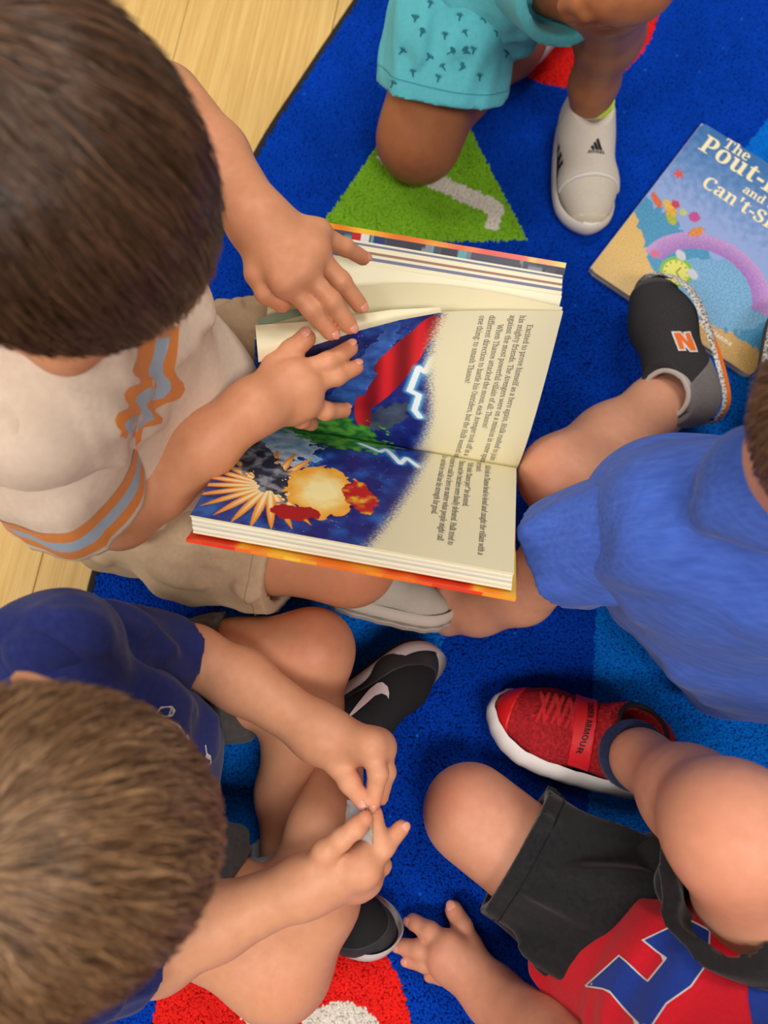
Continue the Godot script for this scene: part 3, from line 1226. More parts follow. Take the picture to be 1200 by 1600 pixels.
# ---- the reader: cream tee, khaki shorts
func reader() -> void:
	var base := P(225, 720, 0.0)
	var t := thing("person", "dark-haired child in a cream tee with wavy orange stripes, reading the open book", "person", Vector3(base.x, 0.01, base.z))
	var sk := skin(Color8(206, 141, 104), Color8(218, 154, 117))
	var body := ArrayMesh.new()
	var pelvis := P(225, 720, 0.105)
	var chest := P(100, 560, 0.33)
	var neck := P(88, 450, 0.43)
	var rs := P(58, 672, 0.385)
	var ls := Vector3(-0.226, 0.385, -0.335)
	# skin
	var f := Field.new()
	f.group(0.04, 0.02)
	torso(f, pelvis, chest, rs, ls, neck, 0.07, 0.06, 0.035, 0.036)
	f.build(body, 0.009, sk, blush([]))
	var pink := []
	var right_f := [
		[[428, 572, 0.262, 18], [455, 549, 0.268, 17.5], [478, 529, 0.272, 16]],
		[[462, 582, 0.268, 17], [512, 566, 0.264, 15.5], [547, 544, 0.259, 13]],
		[[480, 602, 0.262, 16.5], [526, 588, 0.256, 14.5], [556, 574, 0.248, 12.5]],
		[[478, 628, 0.25, 16.5], [508, 642, 0.236, 14.5], [537, 641, 0.216, 12.5]],
		[[455, 642, 0.243, 16], [470, 655, 0.228, 14], [486, 662, 0.208, 12]]]
	var elbow_r := [P(188, 800, 0.205), 0.034]
	var arm_r := [[58, 672, 0.385, 62], [120, 735, 0.30, 60], [185, 798, 0.21, 58], [240, 757, 0.225, 57], [320, 695, 0.25, 50], [398, 636, 0.268, 41]]
	hand_arm(body, arm_r, right_f, sk, pink)
	var left_f := [
		[[402, 428, 0.305, 19], [416, 458, 0.298, 16.5], [441, 474, 0.292, 15]],
		[[447, 442, 0.315, 18], [487, 483, 0.300, 15.5], [517, 519, 0.283, 13.5]],
		[[473, 421, 0.318, 18], [518, 470, 0.304, 15.5], [546, 509, 0.287, 13.5]],
		[[490, 393, 0.314, 17.5], [533, 439, 0.298, 15], [562, 477, 0.28, 13]],
		[[497, 364, 0.304, 16], [539, 386, 0.286, 13.5], [567, 403, 0.266, 12]]]
	var arm_l := [[0, 0, 0, 0], [262, 160, 0.295, 58], [335, 245, 0.305, 53], [403, 345, 0.318, 46]]
	var aj := J(arm_l.slice(1))
	hand_arm(body, arm_l.slice(1), left_f, sk, pink)
	var ua := Field.new()
	ua.group(0.02, 0.02).cap(ls, aj[0][0], 0.036, aj[0][1])
	ua.build(body, 0.005, sk, blush([]))
	# legs
	var lg := Field.new()
	lg.group(0.02, 0.02).chain(J([[215, 790, 0.115, 80], [400, 850, 0.135, 72], [548, 878, 0.155, 67]]))
	lg.group(0.02, 0.02).chain(J([[548, 878, 0.155, 62], [480, 830, 0.11, 60], [400, 770, 0.06, 36]]))
	lg.group(0.02, 0.02).chain(J([[235, 640, 0.11, 78], [400, 560, 0.105, 72], [540, 510, 0.09, 58]]))
	lg.group(0.02, 0.02).chain(J([[540, 510, 0.08, 56], [545, 700, 0.055, 48], [545, 905, 0.06, 34]]))
	lg.build(body, 0.0045, sk, blush([[P(570, 885, 0.19), 0.07]], 0.6))
	var hat := facing(P(66, 322, 0.5), Vector3(0.66, -0.66, 0.38), Vector3(0.5, 0.85, 0.1))
	hat.basis = hat.basis * 1.11
	head(body, hat, neck, sk, Color(0.10, 0.06, 0.05), [0.5, 0.02, -0.5])
	wpart("body", body, t, "warm fair skin")
	eyes(t, hat, Color(0.2, 0.12, 0.07))
	var nm := nail_mat(Color8(220, 150, 126))
	nails(t, right_f, Vector3(-0.1, 1, -0.3), nm, [0, 1, 2, 3])
	nails(t, left_f, Vector3(0.1, 1, 0), nm, [1, 2, 3, 4])
	hair(t, hat, 17000, Vector2(0.04, 0.062), [Color(0.105, 0.05, 0.027), Color(0.16, 0.08, 0.043), Color(0.066, 0.032, 0.018)], 3, [0.5, 0.02, -0.5], 0.13, Vector3(0.1, 0.75, -0.66), "short dark brown hair combed forward", 0.45, 0.0011, 1.1, 0.45)
	# tee
	var cream := cloth(Color8(226, 204, 184), 260.0, 0.02, 0.06)
	var tee := Field.new()
	tee.group(0.05, 0.02)
	torso(tee, pelvis + Vector3(0.01, 0.0, -0.008), chest, rs, ls, neck, 0.078, 0.066, 0.044, 0.046)
	tee.chain(J([[225, 505, 0.31, 92], [290, 600, 0.21, 86], [258, 730, 0.14, 84]]))
	tee.group(0.01, 0.006, 1).cap(neck + Vector3(0.01, 0.0, 0), neck + Vector3(0.02, 0.08, 0), 0.042, 0.05)
	tee.bump = folds(31, 0.012, 15.0, Vector3(0.5, -0.6, 0.5), 0.3)
	tee.amp = 0.012
	tee.planes.append(Plane(Vector3(0, -1, 0), -0.075))
	var tm := ArrayMesh.new()
	tee.build(tm, 0.0045, cream)
	var tn := wpart("t_shirt", tm, t, "cream tee")
	var sl := tube(J([[45, 645, 0.39, 94], [86, 715, 0.335, 92], [126, 774, 0.275, 88]]), 0.006, folds(8, 0.009, 16.0, P(126, 774, 0.275) - P(45, 645, 0.39), 0.4), 0.009)
	var sm := ArrayMesh.new()
	sl.build(sm, 0.0035, cream)
	part("sleeve", sm, tn)
	var sl2 := tube([[ls, 0.05], [ls.lerp(aj[0][0], 0.6), 0.045]], 0.006, folds(9, 0.005, 12.0), 0.005)
	var sm2 := ArrayMesh.new()
	sl2.build(sm2, 0.0045, cream)
	part("sleeve", sm2, tn)
	reader_prints(tee, sl, tn)
	# shorts
	var khaki := cloth(Color8(206, 178, 146), 300.0, 0.03, 0.07)
	var wm := ArrayMesh.new()
	var hem_mesh := []
	var khaki_dark := mat(Color8(176, 148, 116), 0.9)
	var hips := Field.new()
	hips.group(0.03, 0.02).cap(P(215, 780, 0.1), P(240, 650, 0.1), 0.075, 0.075)
	hips.build(wm, 0.007, khaki)
	for leg in [[[190, 800, 0.105, 88], [330, 850, 0.13, 84], [446, 876, 0.145, 77]], [[250, 645, 0.105, 86], [380, 570, 0.11, 84], [470, 530, 0.11, 78]]]:
		var lf := tube(J(leg), 0.006, folds(14, 0.012, 18.0, Vector3(1, 0, 0.5), 0.6), 0.012)
		lf.build(wm, 0.004, khaki)
		hem(lf, J(leg), khaki_dark, hem_mesh)
	# the loose fold of cloth beside the hip
	var lo := Field.new()
	lo.group(0.02, 0.02).chain(J([[225, 850, 0.09, 40], [262, 885, 0.07, 30], [270, 900, 0.05, 22]]))
	lo.bump = folds(15, 0.004, 20.0)
	lo.amp = 0.004
	lo.build(wm, 0.004, khaki)
	var kn := wpart("shorts", wm, t, "khaki shorts")
	for q in hem_mesh: part("hem_stitching", q, kn)
	knit_sneaker(t, P(515, 945, 0.065), P(700, 984, 0.05), Vector3(0.1, 0.45, -0.88))

# ---- the child with the wrapper: navy tee, grey shorts
func wrapper_child() -> void:
	var base := P(150, 1218, 0.0)
	var t := thing("person", "brown-haired child in a navy tee, legs crossed, opening a small wrapper", "person", Vector3(base.x, 0.01, base.z))
	var sk := skin(Color8(211, 149, 114), Color8(222, 161, 126))
	var body := ArrayMesh.new()
	var pelvis := P(150, 1218, 0.105)
	var chest := Vector3(-0.25, 0.27, 0.088)
	var neck := P(95, 1280, 0.365)
	var ls := P(95, 1015, 0.335)
	var rs := Vector3(-0.235, 0.335, 0.195)
	var f := Field.new()
	f.group(0.04, 0.02)
	torso(f, pelvis, chest, rs, ls, neck, 0.07, 0.06, 0.034, 0.036)
	f.build(body, 0.009, sk, blush([]))
	var pink := []
	var left_f := [
		[[528, 1192, 0.215, 20], [546, 1222, 0.222, 16.5], [567, 1252, 0.228, 14]],
		[[578, 1166, 0.232, 20], [591, 1208, 0.236, 15.5], [583, 1254, 0.228, 12.5]],
		[[590, 1168, 0.218, 19], [603, 1206, 0.215, 15], [595, 1247, 0.205, 12]],
		[[588, 1172, 0.2, 18], [600, 1205, 0.19, 14], [590, 1240, 0.18, 12]],
		[[580, 1176, 0.185, 17], [590, 1200, 0.172, 13], [582, 1228, 0.164, 11]]]
	hand_arm(body, [[95, 1015, 0.335, 60], [200, 1025, 0.25, 54], [300, 1026, 0.19, 47], [380, 1065, 0.195, 47], [500, 1146, 0.21, 38]], left_f, sk, pink, 0.0026, 0.85)
	var right_f := [
		[[508, 1332, 0.232, 20], [533, 1312, 0.24, 16.5], [556, 1294, 0.242, 15], [571, 1279, 0.24, 13]],
		[[574, 1340, 0.22, 17], [592, 1308, 0.222, 14], [586, 1270, 0.222, 12]],
		[[566, 1358, 0.225, 19], [600, 1324, 0.222, 16], [627, 1294, 0.215, 13]],
		[[570, 1372, 0.205, 18], [596, 1352, 0.195, 14.5], [590, 1332, 0.182, 12]],
		[[560, 1384, 0.19, 18], [584, 1368, 0.178, 14], [578, 1350, 0.168, 12]]]
	hand_arm(body, [[40, 1530, 0.33, 60], [140, 1510, 0.25, 58], [248, 1488, 0.19, 58], [340, 1440, 0.195, 54], [478, 1384, 0.21, 40]], right_f, sk, pink, 0.0026, 0.85)
	var lg := Field.new()
	lg.group(0.02, 0.02).chain(J([[160, 1110, 0.11, 85], [370, 1050, 0.12, 78], [488, 1016, 0.135, 62]]))
	lg.group(0.02, 0.02).chain(J([[488, 1016, 0.135, 58], [470, 1120, 0.11, 60], [450, 1240, 0.07, 46], [440, 1330, 0.055, 33]]))
	lg.build(body, 0.0042, sk, blush([[P(500, 1005, 0.18), 0.06]], 0.6))
	var lr := Field.new()
	lr.group(0.02, 0.02).chain(J([[160, 1310, 0.115, 85], [330, 1425, 0.115, 85], [430, 1508, 0.105, 76]]))
	lr.group(0.02, 0.03).chain(J([[440, 1500, 0.11, 74], [485, 1400, 0.125, 72], [512, 1300, 0.13, 58], [532, 1190, 0.10, 36]]))
	lr.build(body, 0.0042, sk, blush([[P(440, 1540, 0.14), 0.06]], 0.6))
	var hat := facing(P(86, 1306, 0.455), Vector3(0.78, -0.62, 0.02), Vector3(0.6, 0.8, 0.0))
	head(body, hat, neck, sk, Color(0.3, 0.22, 0.17), [0.45, 0.02, -0.5])
	wpart("body", body, t, "fair skin")
	eyes(t, hat, Color(0.25, 0.2, 0.14))
	var nm := nail_mat(Color8(224, 156, 132))
	nails(t, left_f, Vector3(-0.1, 1, 0.4), nm, [0, 1])
	nails(t, right_f, Vector3(0.3, 1, 0.1), nm, [2])
	hair(t, hat, 17000, Vector2(0.03, 0.048), [Color(0.30, 0.160, 0.078), Color(0.44, 0.255, 0.13), Color(0.19, 0.10, 0.05)], 5, [0.45, 0.02, -0.5], 0.15, Vector3(0.05, 0.78, -0.62), "short light brown hair", 0.6, 0.0011, 0.5)
	var navy := cloth(Color8(36, 46, 112), 260.0, 0.02, 0.1)
	var tee := Field.new()
	tee.group(0.05, 0.02)
	torso(tee, pelvis, chest, rs, ls, neck, 0.083, 0.075, 0.046, 0.046)
	tee.chain(J([[200, 1120, 0.25, 86], [252, 1160, 0.17, 74], [250, 1240, 0.135, 80]]))
	tee.group(0.01, 0.006, 1).cap(neck, neck + Vector3(0.02, 0.08, 0), 0.042, 0.05)
	tee.bump = folds(33, 0.011, 16.0, Vector3(0.7, -0.5, 0.35), 0.3)
	tee.amp = 0.011
	tee.planes.append(Plane(Vector3(0, -1, 0), -0.075))
	var tm := ArrayMesh.new()
	tee.build(tm, 0.0045, navy)
	var tn := wpart("t_shirt", tm, t, "navy tee with white line drawing")
	for s in [[[70, 1020, 0.345, 78], [170, 1022, 0.275, 66], [262, 1027, 0.21, 54]], [[30, 1530, 0.335, 80], [110, 1520, 0.27, 72], [196, 1505, 0.215, 60]]]:
		var sl := tube(J(s), 0.005, folds(18, 0.010, 18.0, Vector3(0.8, -0.4, 0.3), 0.35), 0.010)
		var sm := ArrayMesh.new()
		sl.build(sm, 0.0036, navy)
		part("sleeve", sm, tn)
	navy_print(tee, tn)
	var grey := cloth(Color8(86, 84, 86), 300.0, 0.03, 0.14)
	var wm := ArrayMesh.new()
	var hips := Field.new()
	hips.group(0.03, 0.02).cap(P(165, 1130, 0.1), P(165, 1300, 0.1), 0.075, 0.075)
	hips.build(wm, 0.007, grey)
	for leg in [[[150, 1115, 0.105, 95], [270, 1075, 0.115, 90], [370, 1050, 0.12, 86]], [[160, 1310, 0.105, 95], [260, 1372, 0.115, 92], [335, 1424, 0.115, 93]]]:
		var lf := tube(J(leg), 0.006, folds(16, 0.011, 18.0, Vector3(0.9, 0, -0.2), 0.5), 0.011)
		lf.build(wm, 0.004, grey)
	wpart("shorts", wm, t, "charcoal grey shorts")
	black_sneaker(t, P(472, 1128, 0.07), P(672, 1008, 0.05), Vector3(0.3, 0.6, 0.62), 1.0, "black sneaker with white midsole, on its side")
	black_sneaker(t, P(400, 1425, 0.045), P(618, 1462, 0.03), Vector3(0.1, 0.75, -0.6), -1.0, "black sneaker tucked under the other leg")
	sock(t, P(440, 1345, 0.05), P(428, 1316, 0.055), 0.0265, Color8(150, 150, 152))

# ---- the kneeling child: turquoise swim shorts
func kneeling_child() -> void:
	var base := P(790, -40, 0.0)
	var t := thing("person", "child in turquoise palm-print shorts kneeling on one knee, white sneaker flat", "person", Vector3(base.x, 0.01, base.z))
	var sk := skin(Color8(163, 102, 65), Color8(178, 113, 74))
	var body := ArrayMesh.new()
	var rh := P(745, -70, 0.22)
	var lh := P(845, -90, 0.26)
	var pelvis := (rh + lh) * 0.5 + Vector3(0, 0.02, -0.02)
	var chest := pelvis + Vector3(0, 0.22, -0.03)
	var neck := pelvis + Vector3(0, 0.35, -0.03)
	var ls := chest + Vector3(0.095, 0.07, 0)
	var rs := chest + Vector3(-0.095, 0.07, 0)
	var f := Field.new()
	f.group(0.04, 0.02)
	torso(f, pelvis, chest, rs, ls, neck, 0.07, 0.06, 0.034, 0.036)
	f.build(body, 0.009, sk, blush([]))
	var lg := Field.new()
	lg.group(0.02, 0.02).cap(rh, P(688, 90, 0.14), 0.062, 0.056)
	lg.chain(J([[688, 90, 0.14, 72], [655, 218, 0.072, 62]]))
	lg.group(0.02, 0.025).chain(J([[655, 215, 0.066, 58], [720, 120, 0.062, 58], [800, 70, 0.055, 44], [838, 40, 0.05, 34]]))
	lg.build(body, 0.0042, sk, blush([]))
	var ll := Field.new()
	ll.group(0.02, 0.02).cap(lh, P(962, -22, 0.325), 0.062, R(62, -20, 0.325))
	ll.group(0.02, 0.02).chain(J([[965, -22, 0.325, 58], [952, 50, 0.21, 50], [928, 130, 0.12, 34], [916, 180, 0.07, 27]]))
	ll.build(body, 0.0042, sk, blush([]))
	var fing := [
		[[925, -40, 0.385, 18], [905, -12, 0.375, 15], [890, 8, 0.36, 13]],
		[[935, -18, 0.40, 19], [905, 2, 0.39, 16], [884, 8, 0.372, 14]],
		[[950, -6, 0.396, 19], [918, 14, 0.386, 16], [892, 20, 0.366, 14]],
		[[968, 4, 0.386, 19], [940, 22, 0.374, 16], [912, 28, 0.354, 14]],
		[[985, 8, 0.374, 18], [962, 26, 0.362, 15], [938, 32, 0.344, 13]]]
	var el := P(1085, -120, 0.36)
	var hj := J([[1012, -30, 0.39, 40]])
	hand_arm(body, [[1100, -140, 0.36, 52], [1050, -70, 0.38, 48], [1008, -22, 0.39, 40]], fing, sk, [])
	var ua := Field.new()
	ua.group(0.02, 0.02).cap(ls, P(1100, -140, 0.36), 0.035, R(52, -140, 0.36))
	ua.cap(rs, rs + Vector3(-0.05, -0.13, -0.08), 0.035, 0.03)
	relaxed_hand(body, rs + Vector3(-0.05, -0.13, -0.08), rs + Vector3(0.0, -0.2, 0.03), Vector3(0.1, -0.5, 0.8), Vector3(0, 1, 0.3), 1.0, sk)
	ua.build(body, 0.005, sk, blush([]))
	var hat := facing(neck + Vector3(0, 0.12, 0.03), Vector3(0, -0.4, 1), Vector3.UP)
	head(body, hat, neck, sk, Color(0.08, 0.06, 0.05))
	wpart("body", body, t, "brown skin")
	eyes(t, hat, Color(0.12, 0.07, 0.04))
	hair(t, hat, 5000, Vector2(0.015, 0.025), [Color(0.02, 0.015, 0.012), Color(0.03, 0.02, 0.015)], 8, [0.4, 0.02, -0.5], 0.2, Vector3(0.1, 0.75, -0.66), "short dark hair")
	var white := cloth(Color8(222, 222, 218))
	var tee := Field.new()
	tee.group(0.05, 0.02)
	torso(tee, pelvis, chest, rs, ls, neck, 0.08, 0.072, 0.045, 0.045)
	tee.cap(ls, ls.lerp(P(1100, -140, 0.36), 0.45), 0.05, 0.045)
	tee.cap(rs, rs + Vector3(-0.03, -0.08, 0.015), 0.05, 0.045)
	tee.group(0.01, 0.006, 1).cap(neck, neck + Vector3(0, 0.08, 0.01), 0.042, 0.05)
	tee.bump = folds(35, 0.005, 10.0)
	tee.amp = 0.005
	var tm := ArrayMesh.new()
	tee.build(tm, 0.007, white)
	wpart("t_shirt", tm, t, "plain tee")
	var aqua := cloth(Color8(96, 196, 210), 300.0, 0.02, 0.06)
	var wm := ArrayMesh.new()
	var hips := Field.new()
	hips.group(0.05, 0.02).cap(rh, lh, 0.07, 0.07)
	hips.chain([[rh, 0.064], [P(782, 6, 0.19), R(48, 0, 0.19)], [lh, 0.064]])
	hips.cap(P(770, 10, 0.17), P(762, 82, 0.13), R(50, 20, 0.17), R(34, 80, 0.13))
	hips.bump = folds(17, 0.008, 16.0, Vector3(0.2, -0.3, 1), 0.3)
	hips.amp = 0.008
	hips.build(wm, 0.005, aqua)
	var r_leg := tube(J([[748, -60, 0.21, 100], [706, 50, 0.165, 90], [694, 140, 0.118, 92]]), 0.004, folds(19, 0.009, 16.0, Vector3(-0.2, -0.4, 1), 0.3), 0.009, 0.03, 1.04)
	r_leg.build(wm, 0.0036, aqua)
	var l_leg := tube([[lh, 0.078], [P(900, -30, 0.3), R(86, -20, 0.3)]], 0.004, folds(23, 0.005, 12.0), 0.005)
	l_leg.build(wm, 0.004, aqua)
	var wn := wpart("shorts", wm, t, "turquoise swim shorts with dark teal palm trees")
	var hem_mesh := []
	hem(r_leg, J([[704, 50, 0.165, 88], [690, 138, 0.118, 88]]), mat(Color8(62, 152, 168), 0.9), hem_mesh, 0.018)
	for q in hem_mesh: part("hem_stitching", q, wn)
	palm_print(r_leg, hips, wn)
	white_sneaker(t, P(900, 188, 0.012), P(908, 374, 0.014), Vector3(0.0, 1, 0), "white sneaker with grey strap and lime lining", true)
	white_sneaker(t, P(812, 112, 0.03), P(905, -20, 0.035), Vector3(-0.55, 0.65, 0.25), "white sneaker under the shorts, toe on the rug", false)

# ---- the leaning child: blue tee, grey sneakers
func leaning_child() -> void:
	var base := P(1230, 1000, 0.0)
	var t := thing("person", "child in a bright blue tee leaning on one hand, grey sneakers with orange soles", "person", Vector3(base.x, 0.01, base.z))
	var sk := skin(Color8(213, 151, 121), Color8(223, 163, 133))
	var body := ArrayMesh.new()
	var pelvis := P(1225, 985, 0.105)
	var neck := P(1320, 775, 0.36)
	var ls := P(1030, 815, 0.30)
	var rs := Vector3(0.375, 0.335, -0.135)
	var chest := P(1160, 865, 0.26)
	var f := Field.new()
	f.group(0.04, 0.02)
	torso(f, pelvis, chest, rs, ls, neck, 0.07, 0.06, 0.034, 0.036)
	f.build(body, 0.009, sk, blush([]))
	var fing := [
		[[742, 918, 0.04, 18], [722, 895, 0.035, 15], [700, 880, 0.03, 13]],
		[[705, 922, 0.045, 17], [678, 905, 0.038, 14], [655, 890, 0.024, 12]],
		[[696, 938, 0.042, 17], [668, 922, 0.036, 14], [645, 906, 0.022, 12]],
		[[694, 956, 0.036, 17], [664, 942, 0.03, 14], [640, 930, 0.02, 12]],
		[[700, 972, 0.03, 16], [672, 962, 0.026, 13], [652, 954, 0.02, 11]]]
	hand_arm(body, [[1030, 815, 0.3, 62], [930, 850, 0.235, 56], [868, 878, 0.17, 54], [815, 925, 0.10, 50], [748, 950, 0.05, 42]], fing, sk, [], 0.003)
	var ra := Field.new()
	ra.group(0.02, 0.02).chain([[rs, 0.036], [rs + Vector3(0.1, -0.15, 0.0), 0.03]])
	relaxed_hand(body, rs + Vector3(0.1, -0.15, 0.0), Vector3(0.5, 0.045, -0.07), Vector3(0.3, -0.05, 0.9), Vector3.UP, -1.0, sk)
	ra.build(body, 0.006, sk, blush([]))
	var lg := Field.new()
	lg.group(0.02, 0.025).chain(J([[1150, 960, 0.11, 82], [990, 830, 0.12, 72], [876, 748, 0.125, 60]]))
	lg.group(0.02, 0.025).chain(J([[880, 740, 0.12, 60], [955, 690, 0.09, 56], [1030, 632, 0.068, 44], [1060, 606, 0.06, 42]]))
	lg.build(body, 0.0042, sk, blush([[P(850, 740, 0.16), 0.06]], 0.7))
	var lr := Field.new()
	lr.group(0.02, 0.02).chain([[pelvis + Vector3(0.05, 0, 0), 0.055], [Vector3(0.60, 0.13, -0.22), 0.045], [Vector3(0.50, 0.06, -0.17), 0.03]])
	lr.build(body, 0.006, sk, blush([]))
	var hat := facing(P(1420, 690, 0.46), Vector3(0.95, -0.35, 0.12), Vector3(0.3, 0.9, -0.1))
	hat.basis = hat.basis * 1.04
	head(body, hat, neck, sk, Color(0.25, 0.16, 0.11))
	wpart("body", body, t, "fair skin")
	eyes(t, hat, Color(0.2, 0.2, 0.2))
	hair(t, hat, 11000, Vector2(0.03, 0.05), [Color(0.224, 0.112, 0.054), Color(0.320, 0.176, 0.088), Color(0.144, 0.072, 0.038)], 12, [0.4, -0.3, -0.8], 0.15, Vector3(0.1, 0.75, -0.66), "brown hair")
	var blue := cloth(Color8(66, 102, 206), 240.0, 0.02, 0.16, 0.25, Vector3(0.22, 1.3, 1.3))
	var tee := Field.new()
	tee.group(0.05, 0.02)
	torso(tee, pelvis, chest, rs, ls, neck, 0.086, 0.078, 0.044, 0.046)
	tee.chain(J([[1045, 800, 0.28, 88], [1090, 900, 0.19, 96], [1130, 970, 0.13, 96]]))
	tee.group(0.02, 0.02).cap(P(1285, 765, 0.31), hat * Vector3(0, -0.085, -0.02), 0.05, 0.044)
	tee.bump = folds(37, 0.010, 10.0, Vector3(1, 0.3, -0.5), 0.35)
	tee.amp = 0.010
	tee.planes.append(Plane(Vector3(0, -1, 0), -0.06))
	var tm := ArrayMesh.new()
	tee.build(tm, 0.0042, blue)
	var tn := wpart("t_shirt", tm, t, "bright blue tee")
	var sl := tube(J([[1034, 812, 0.30, 84], [956, 838, 0.245, 80], [882, 862, 0.2, 72]]), 0.005, folds(21, 0.008, 14.0, Vector3(-0.8, -0.5, 0.3), 0.3), 0.008, 0.04)
	var sm := ArrayMesh.new()
	sl.build(sm, 0.0036, blue)
	part("sleeve", sm, tn)
	var sl2 := tube([[rs, 0.05], [rs + Vector3(0.04, -0.09, -0.04), 0.046]], 0.005)
	var sm2 := ArrayMesh.new()
	sl2.build(sm2, 0.006, blue)
	part("sleeve", sm2, tn)
	var wm := ArrayMesh.new()
	var grey := cloth(Color8(70, 74, 84))
	for leg in [[P(1170, 960, 0.105), P(1040, 870, 0.115), 0.06], [pelvis + Vector3(0.03, 0, 0), Vector3(0.53, 0.11, -0.13), 0.062]]:
		var lf := tube([[leg[0], 0.066], [leg[1], leg[2]]], 0.005)
		lf.build(wm, 0.006, grey)
	wpart("shorts", wm, t, "dark shorts")
	grey_sneaker(t, P(1122, 655, 0.052), P(1030, 432, 0.062), Vector3(-0.78, 0.55, 0.25), 1.0, "grey and black sneaker with an orange letter, resting on a book")
	grey_sneaker(t, P(1170, 692, 0.045), P(1208, 478, 0.05), Vector3(0.8, 0.5, 0.1), -1.0, "grey sneaker beside the brown hair, sole edge showing")

# ---- the child in the jersey: black shorts, red sneaker
func jersey_child() -> void:
	var base := P(1130, 1500, 0.0)
	var t := thing("person", "child in a red and blue jersey and black shorts with one knee raised", "person", Vector3(base.x, 0.01, base.z))
	var sk := skin(Color8(211, 147, 118), Color8(222, 159, 129))
	var body := ArrayMesh.new()
	var pelvis := P(1130, 1500, 0.12)
	var chest := Vector3(0.275, 0.3, 0.345)
	var neck := Vector3(0.27, 0.44, 0.40)
	var ls := Vector3(0.17, 0.375, 0.37)
	var rs := Vector3(0.375, 0.375, 0.375)
	var f := Field.new()
	f.group(0.04, 0.02)
	torso(f, pelvis, chest, rs, ls, neck, 0.07, 0.06, 0.034, 0.036)
	f.build(body, 0.009, sk, blush([]))
	var pink := []
	var fing := [
		[[735, 1478, 0.042, 18], [722, 1448, 0.036, 16], [709, 1422, 0.028, 14]],
		[[702, 1476, 0.05, 16], [672, 1456, 0.04, 14.5], [645, 1440, 0.026, 12.5]],
		[[692, 1492, 0.048, 16], [656, 1484, 0.038, 14.5], [626, 1478, 0.026, 12]],
		[[696, 1508, 0.042, 16], [664, 1504, 0.034, 14], [640, 1500, 0.026, 12]],
		[[712, 1522, 0.036, 16], [690, 1524, 0.028, 13], [672, 1524, 0.024, 11]]]
	var arm := [[930, 1690, 0.2, 62], [860, 1630, 0.13, 58], [772, 1558, 0.062, 42]]
	hand_arm(body, arm, fing, sk, pink)
	var ej := J(arm)
	var ua := Field.new()
	ua.group(0.02, 0.02).cap(ls, ej[0][0], 0.036, ej[0][1])
	ua.chain([[rs, 0.036], [rs + Vector3(0.07, -0.17, 0.06), 0.03]])
	relaxed_hand(body, rs + Vector3(0.07, -0.17, 0.06), Vector3(0.47, 0.045, 0.4), Vector3(0.4, -0.05, -0.8), Vector3.UP, 1.0, sk)
	ua.build(body, 0.006, sk, blush([]))
	var lg := Field.new()
	lg.group(0.02, 0.03).chain(J([[1060, 1460, 0.12, 88], [870, 1376, 0.092, 82], [735, 1266, 0.072, 71]]))
	lg.group(0.02, 0.03).chain(J([[738, 1280, 0.06, 56], [860, 1380, 0.05, 46], [960, 1430, 0.045, 36]]))
	lg.build(body, 0.0042, sk, blush([[P(700, 1240, 0.1), 0.06]], 0.6))
	var lr := Field.new()
	lr.group(0.02, 0.02).chain(J([[1240, 1490, 0.15, 100], [1200, 1400, 0.23, 105], [1145, 1300, 0.30, 98]]))
	lr.group(0.02, 0.03).chain(J([[1145, 1296, 0.30, 92], [1078, 1244, 0.21, 72], [1004, 1188, 0.125, 42], [984, 1184, 0.085, 38]]))
	lr.build(body, 0.0045, sk, blush([[P(1130, 1300, 0.35), 0.07]], 0.6))
	var hat := facing(neck + Vector3(0, 0.12, -0.01), Vector3(-0.2, -0.4, -0.9), Vector3.UP)
	head(body, hat, neck, sk, Color(0.2, 0.14, 0.1))
	wpart("body", body, t, "fair skin")
	eyes(t, hat, Color(0.2, 0.14, 0.09))
	var nm := nail_mat(Color8(224, 154, 134))
	nails(t, fing, Vector3(0.1, 1, 0.2), nm, [0, 1, 2, 3])
	hair(t, hat, 5000, Vector2(0.03, 0.045), [Color(0.1, 0.055, 0.03), Color(0.14, 0.08, 0.045)], 14, [0.4, 0.02, -0.5], 0.15, Vector3(0.1, 0.75, -0.66), "brown hair")
	var red := cloth(Color8(222, 28, 46), 420.0, 0.05, 0.06)
	var tee := Field.new()
	tee.group(0.06, 0.02)
	torso(tee, pelvis + Vector3(0, 0.0, 0.01), chest, rs, ls, neck, 0.094, 0.084, 0.046, 0.046)
	tee.chain(J([[1120, 1520, 0.19, 110], [950, 1515, 0.13, 56], [872, 1502, 0.095, 26]]))
	tee.group(0.01, 0.006, 1).cap(neck, neck + Vector3(0, 0.08, 0), 0.042, 0.05)
	tee.bump = folds(39, 0.010, 13.0, Vector3(0.6, 0, -0.8), 0.3)
	tee.amp = 0.010
	tee.planes.append(Plane(Vector3(0, -1, 0), -0.05))
	var cut := Vector3(-0.12, 0.1, -1).normalized()
	tee.planes.append(Plane(cut, cut.dot(P(1060, 1412, 0.2))))
	var tm := ArrayMesh.new()
	tee.build(tm, 0.0042, red)
	var tn := wpart("jersey", tm, t, "red mesh jersey with a blue number edged in white")
	jersey_prints(tee, tn)
	var black := cloth(Color8(30, 30, 33), 300.0, 0.02, 0.1, 0.4)
	var wm := ArrayMesh.new()
	var hem_mesh := []
	var hips := Field.new()
	hips.group(0.03, 0.02).cap(P(1050, 1460, 0.12), P(1250, 1490, 0.13), 0.088, 0.09)
	hips.build(wm, 0.006, black)
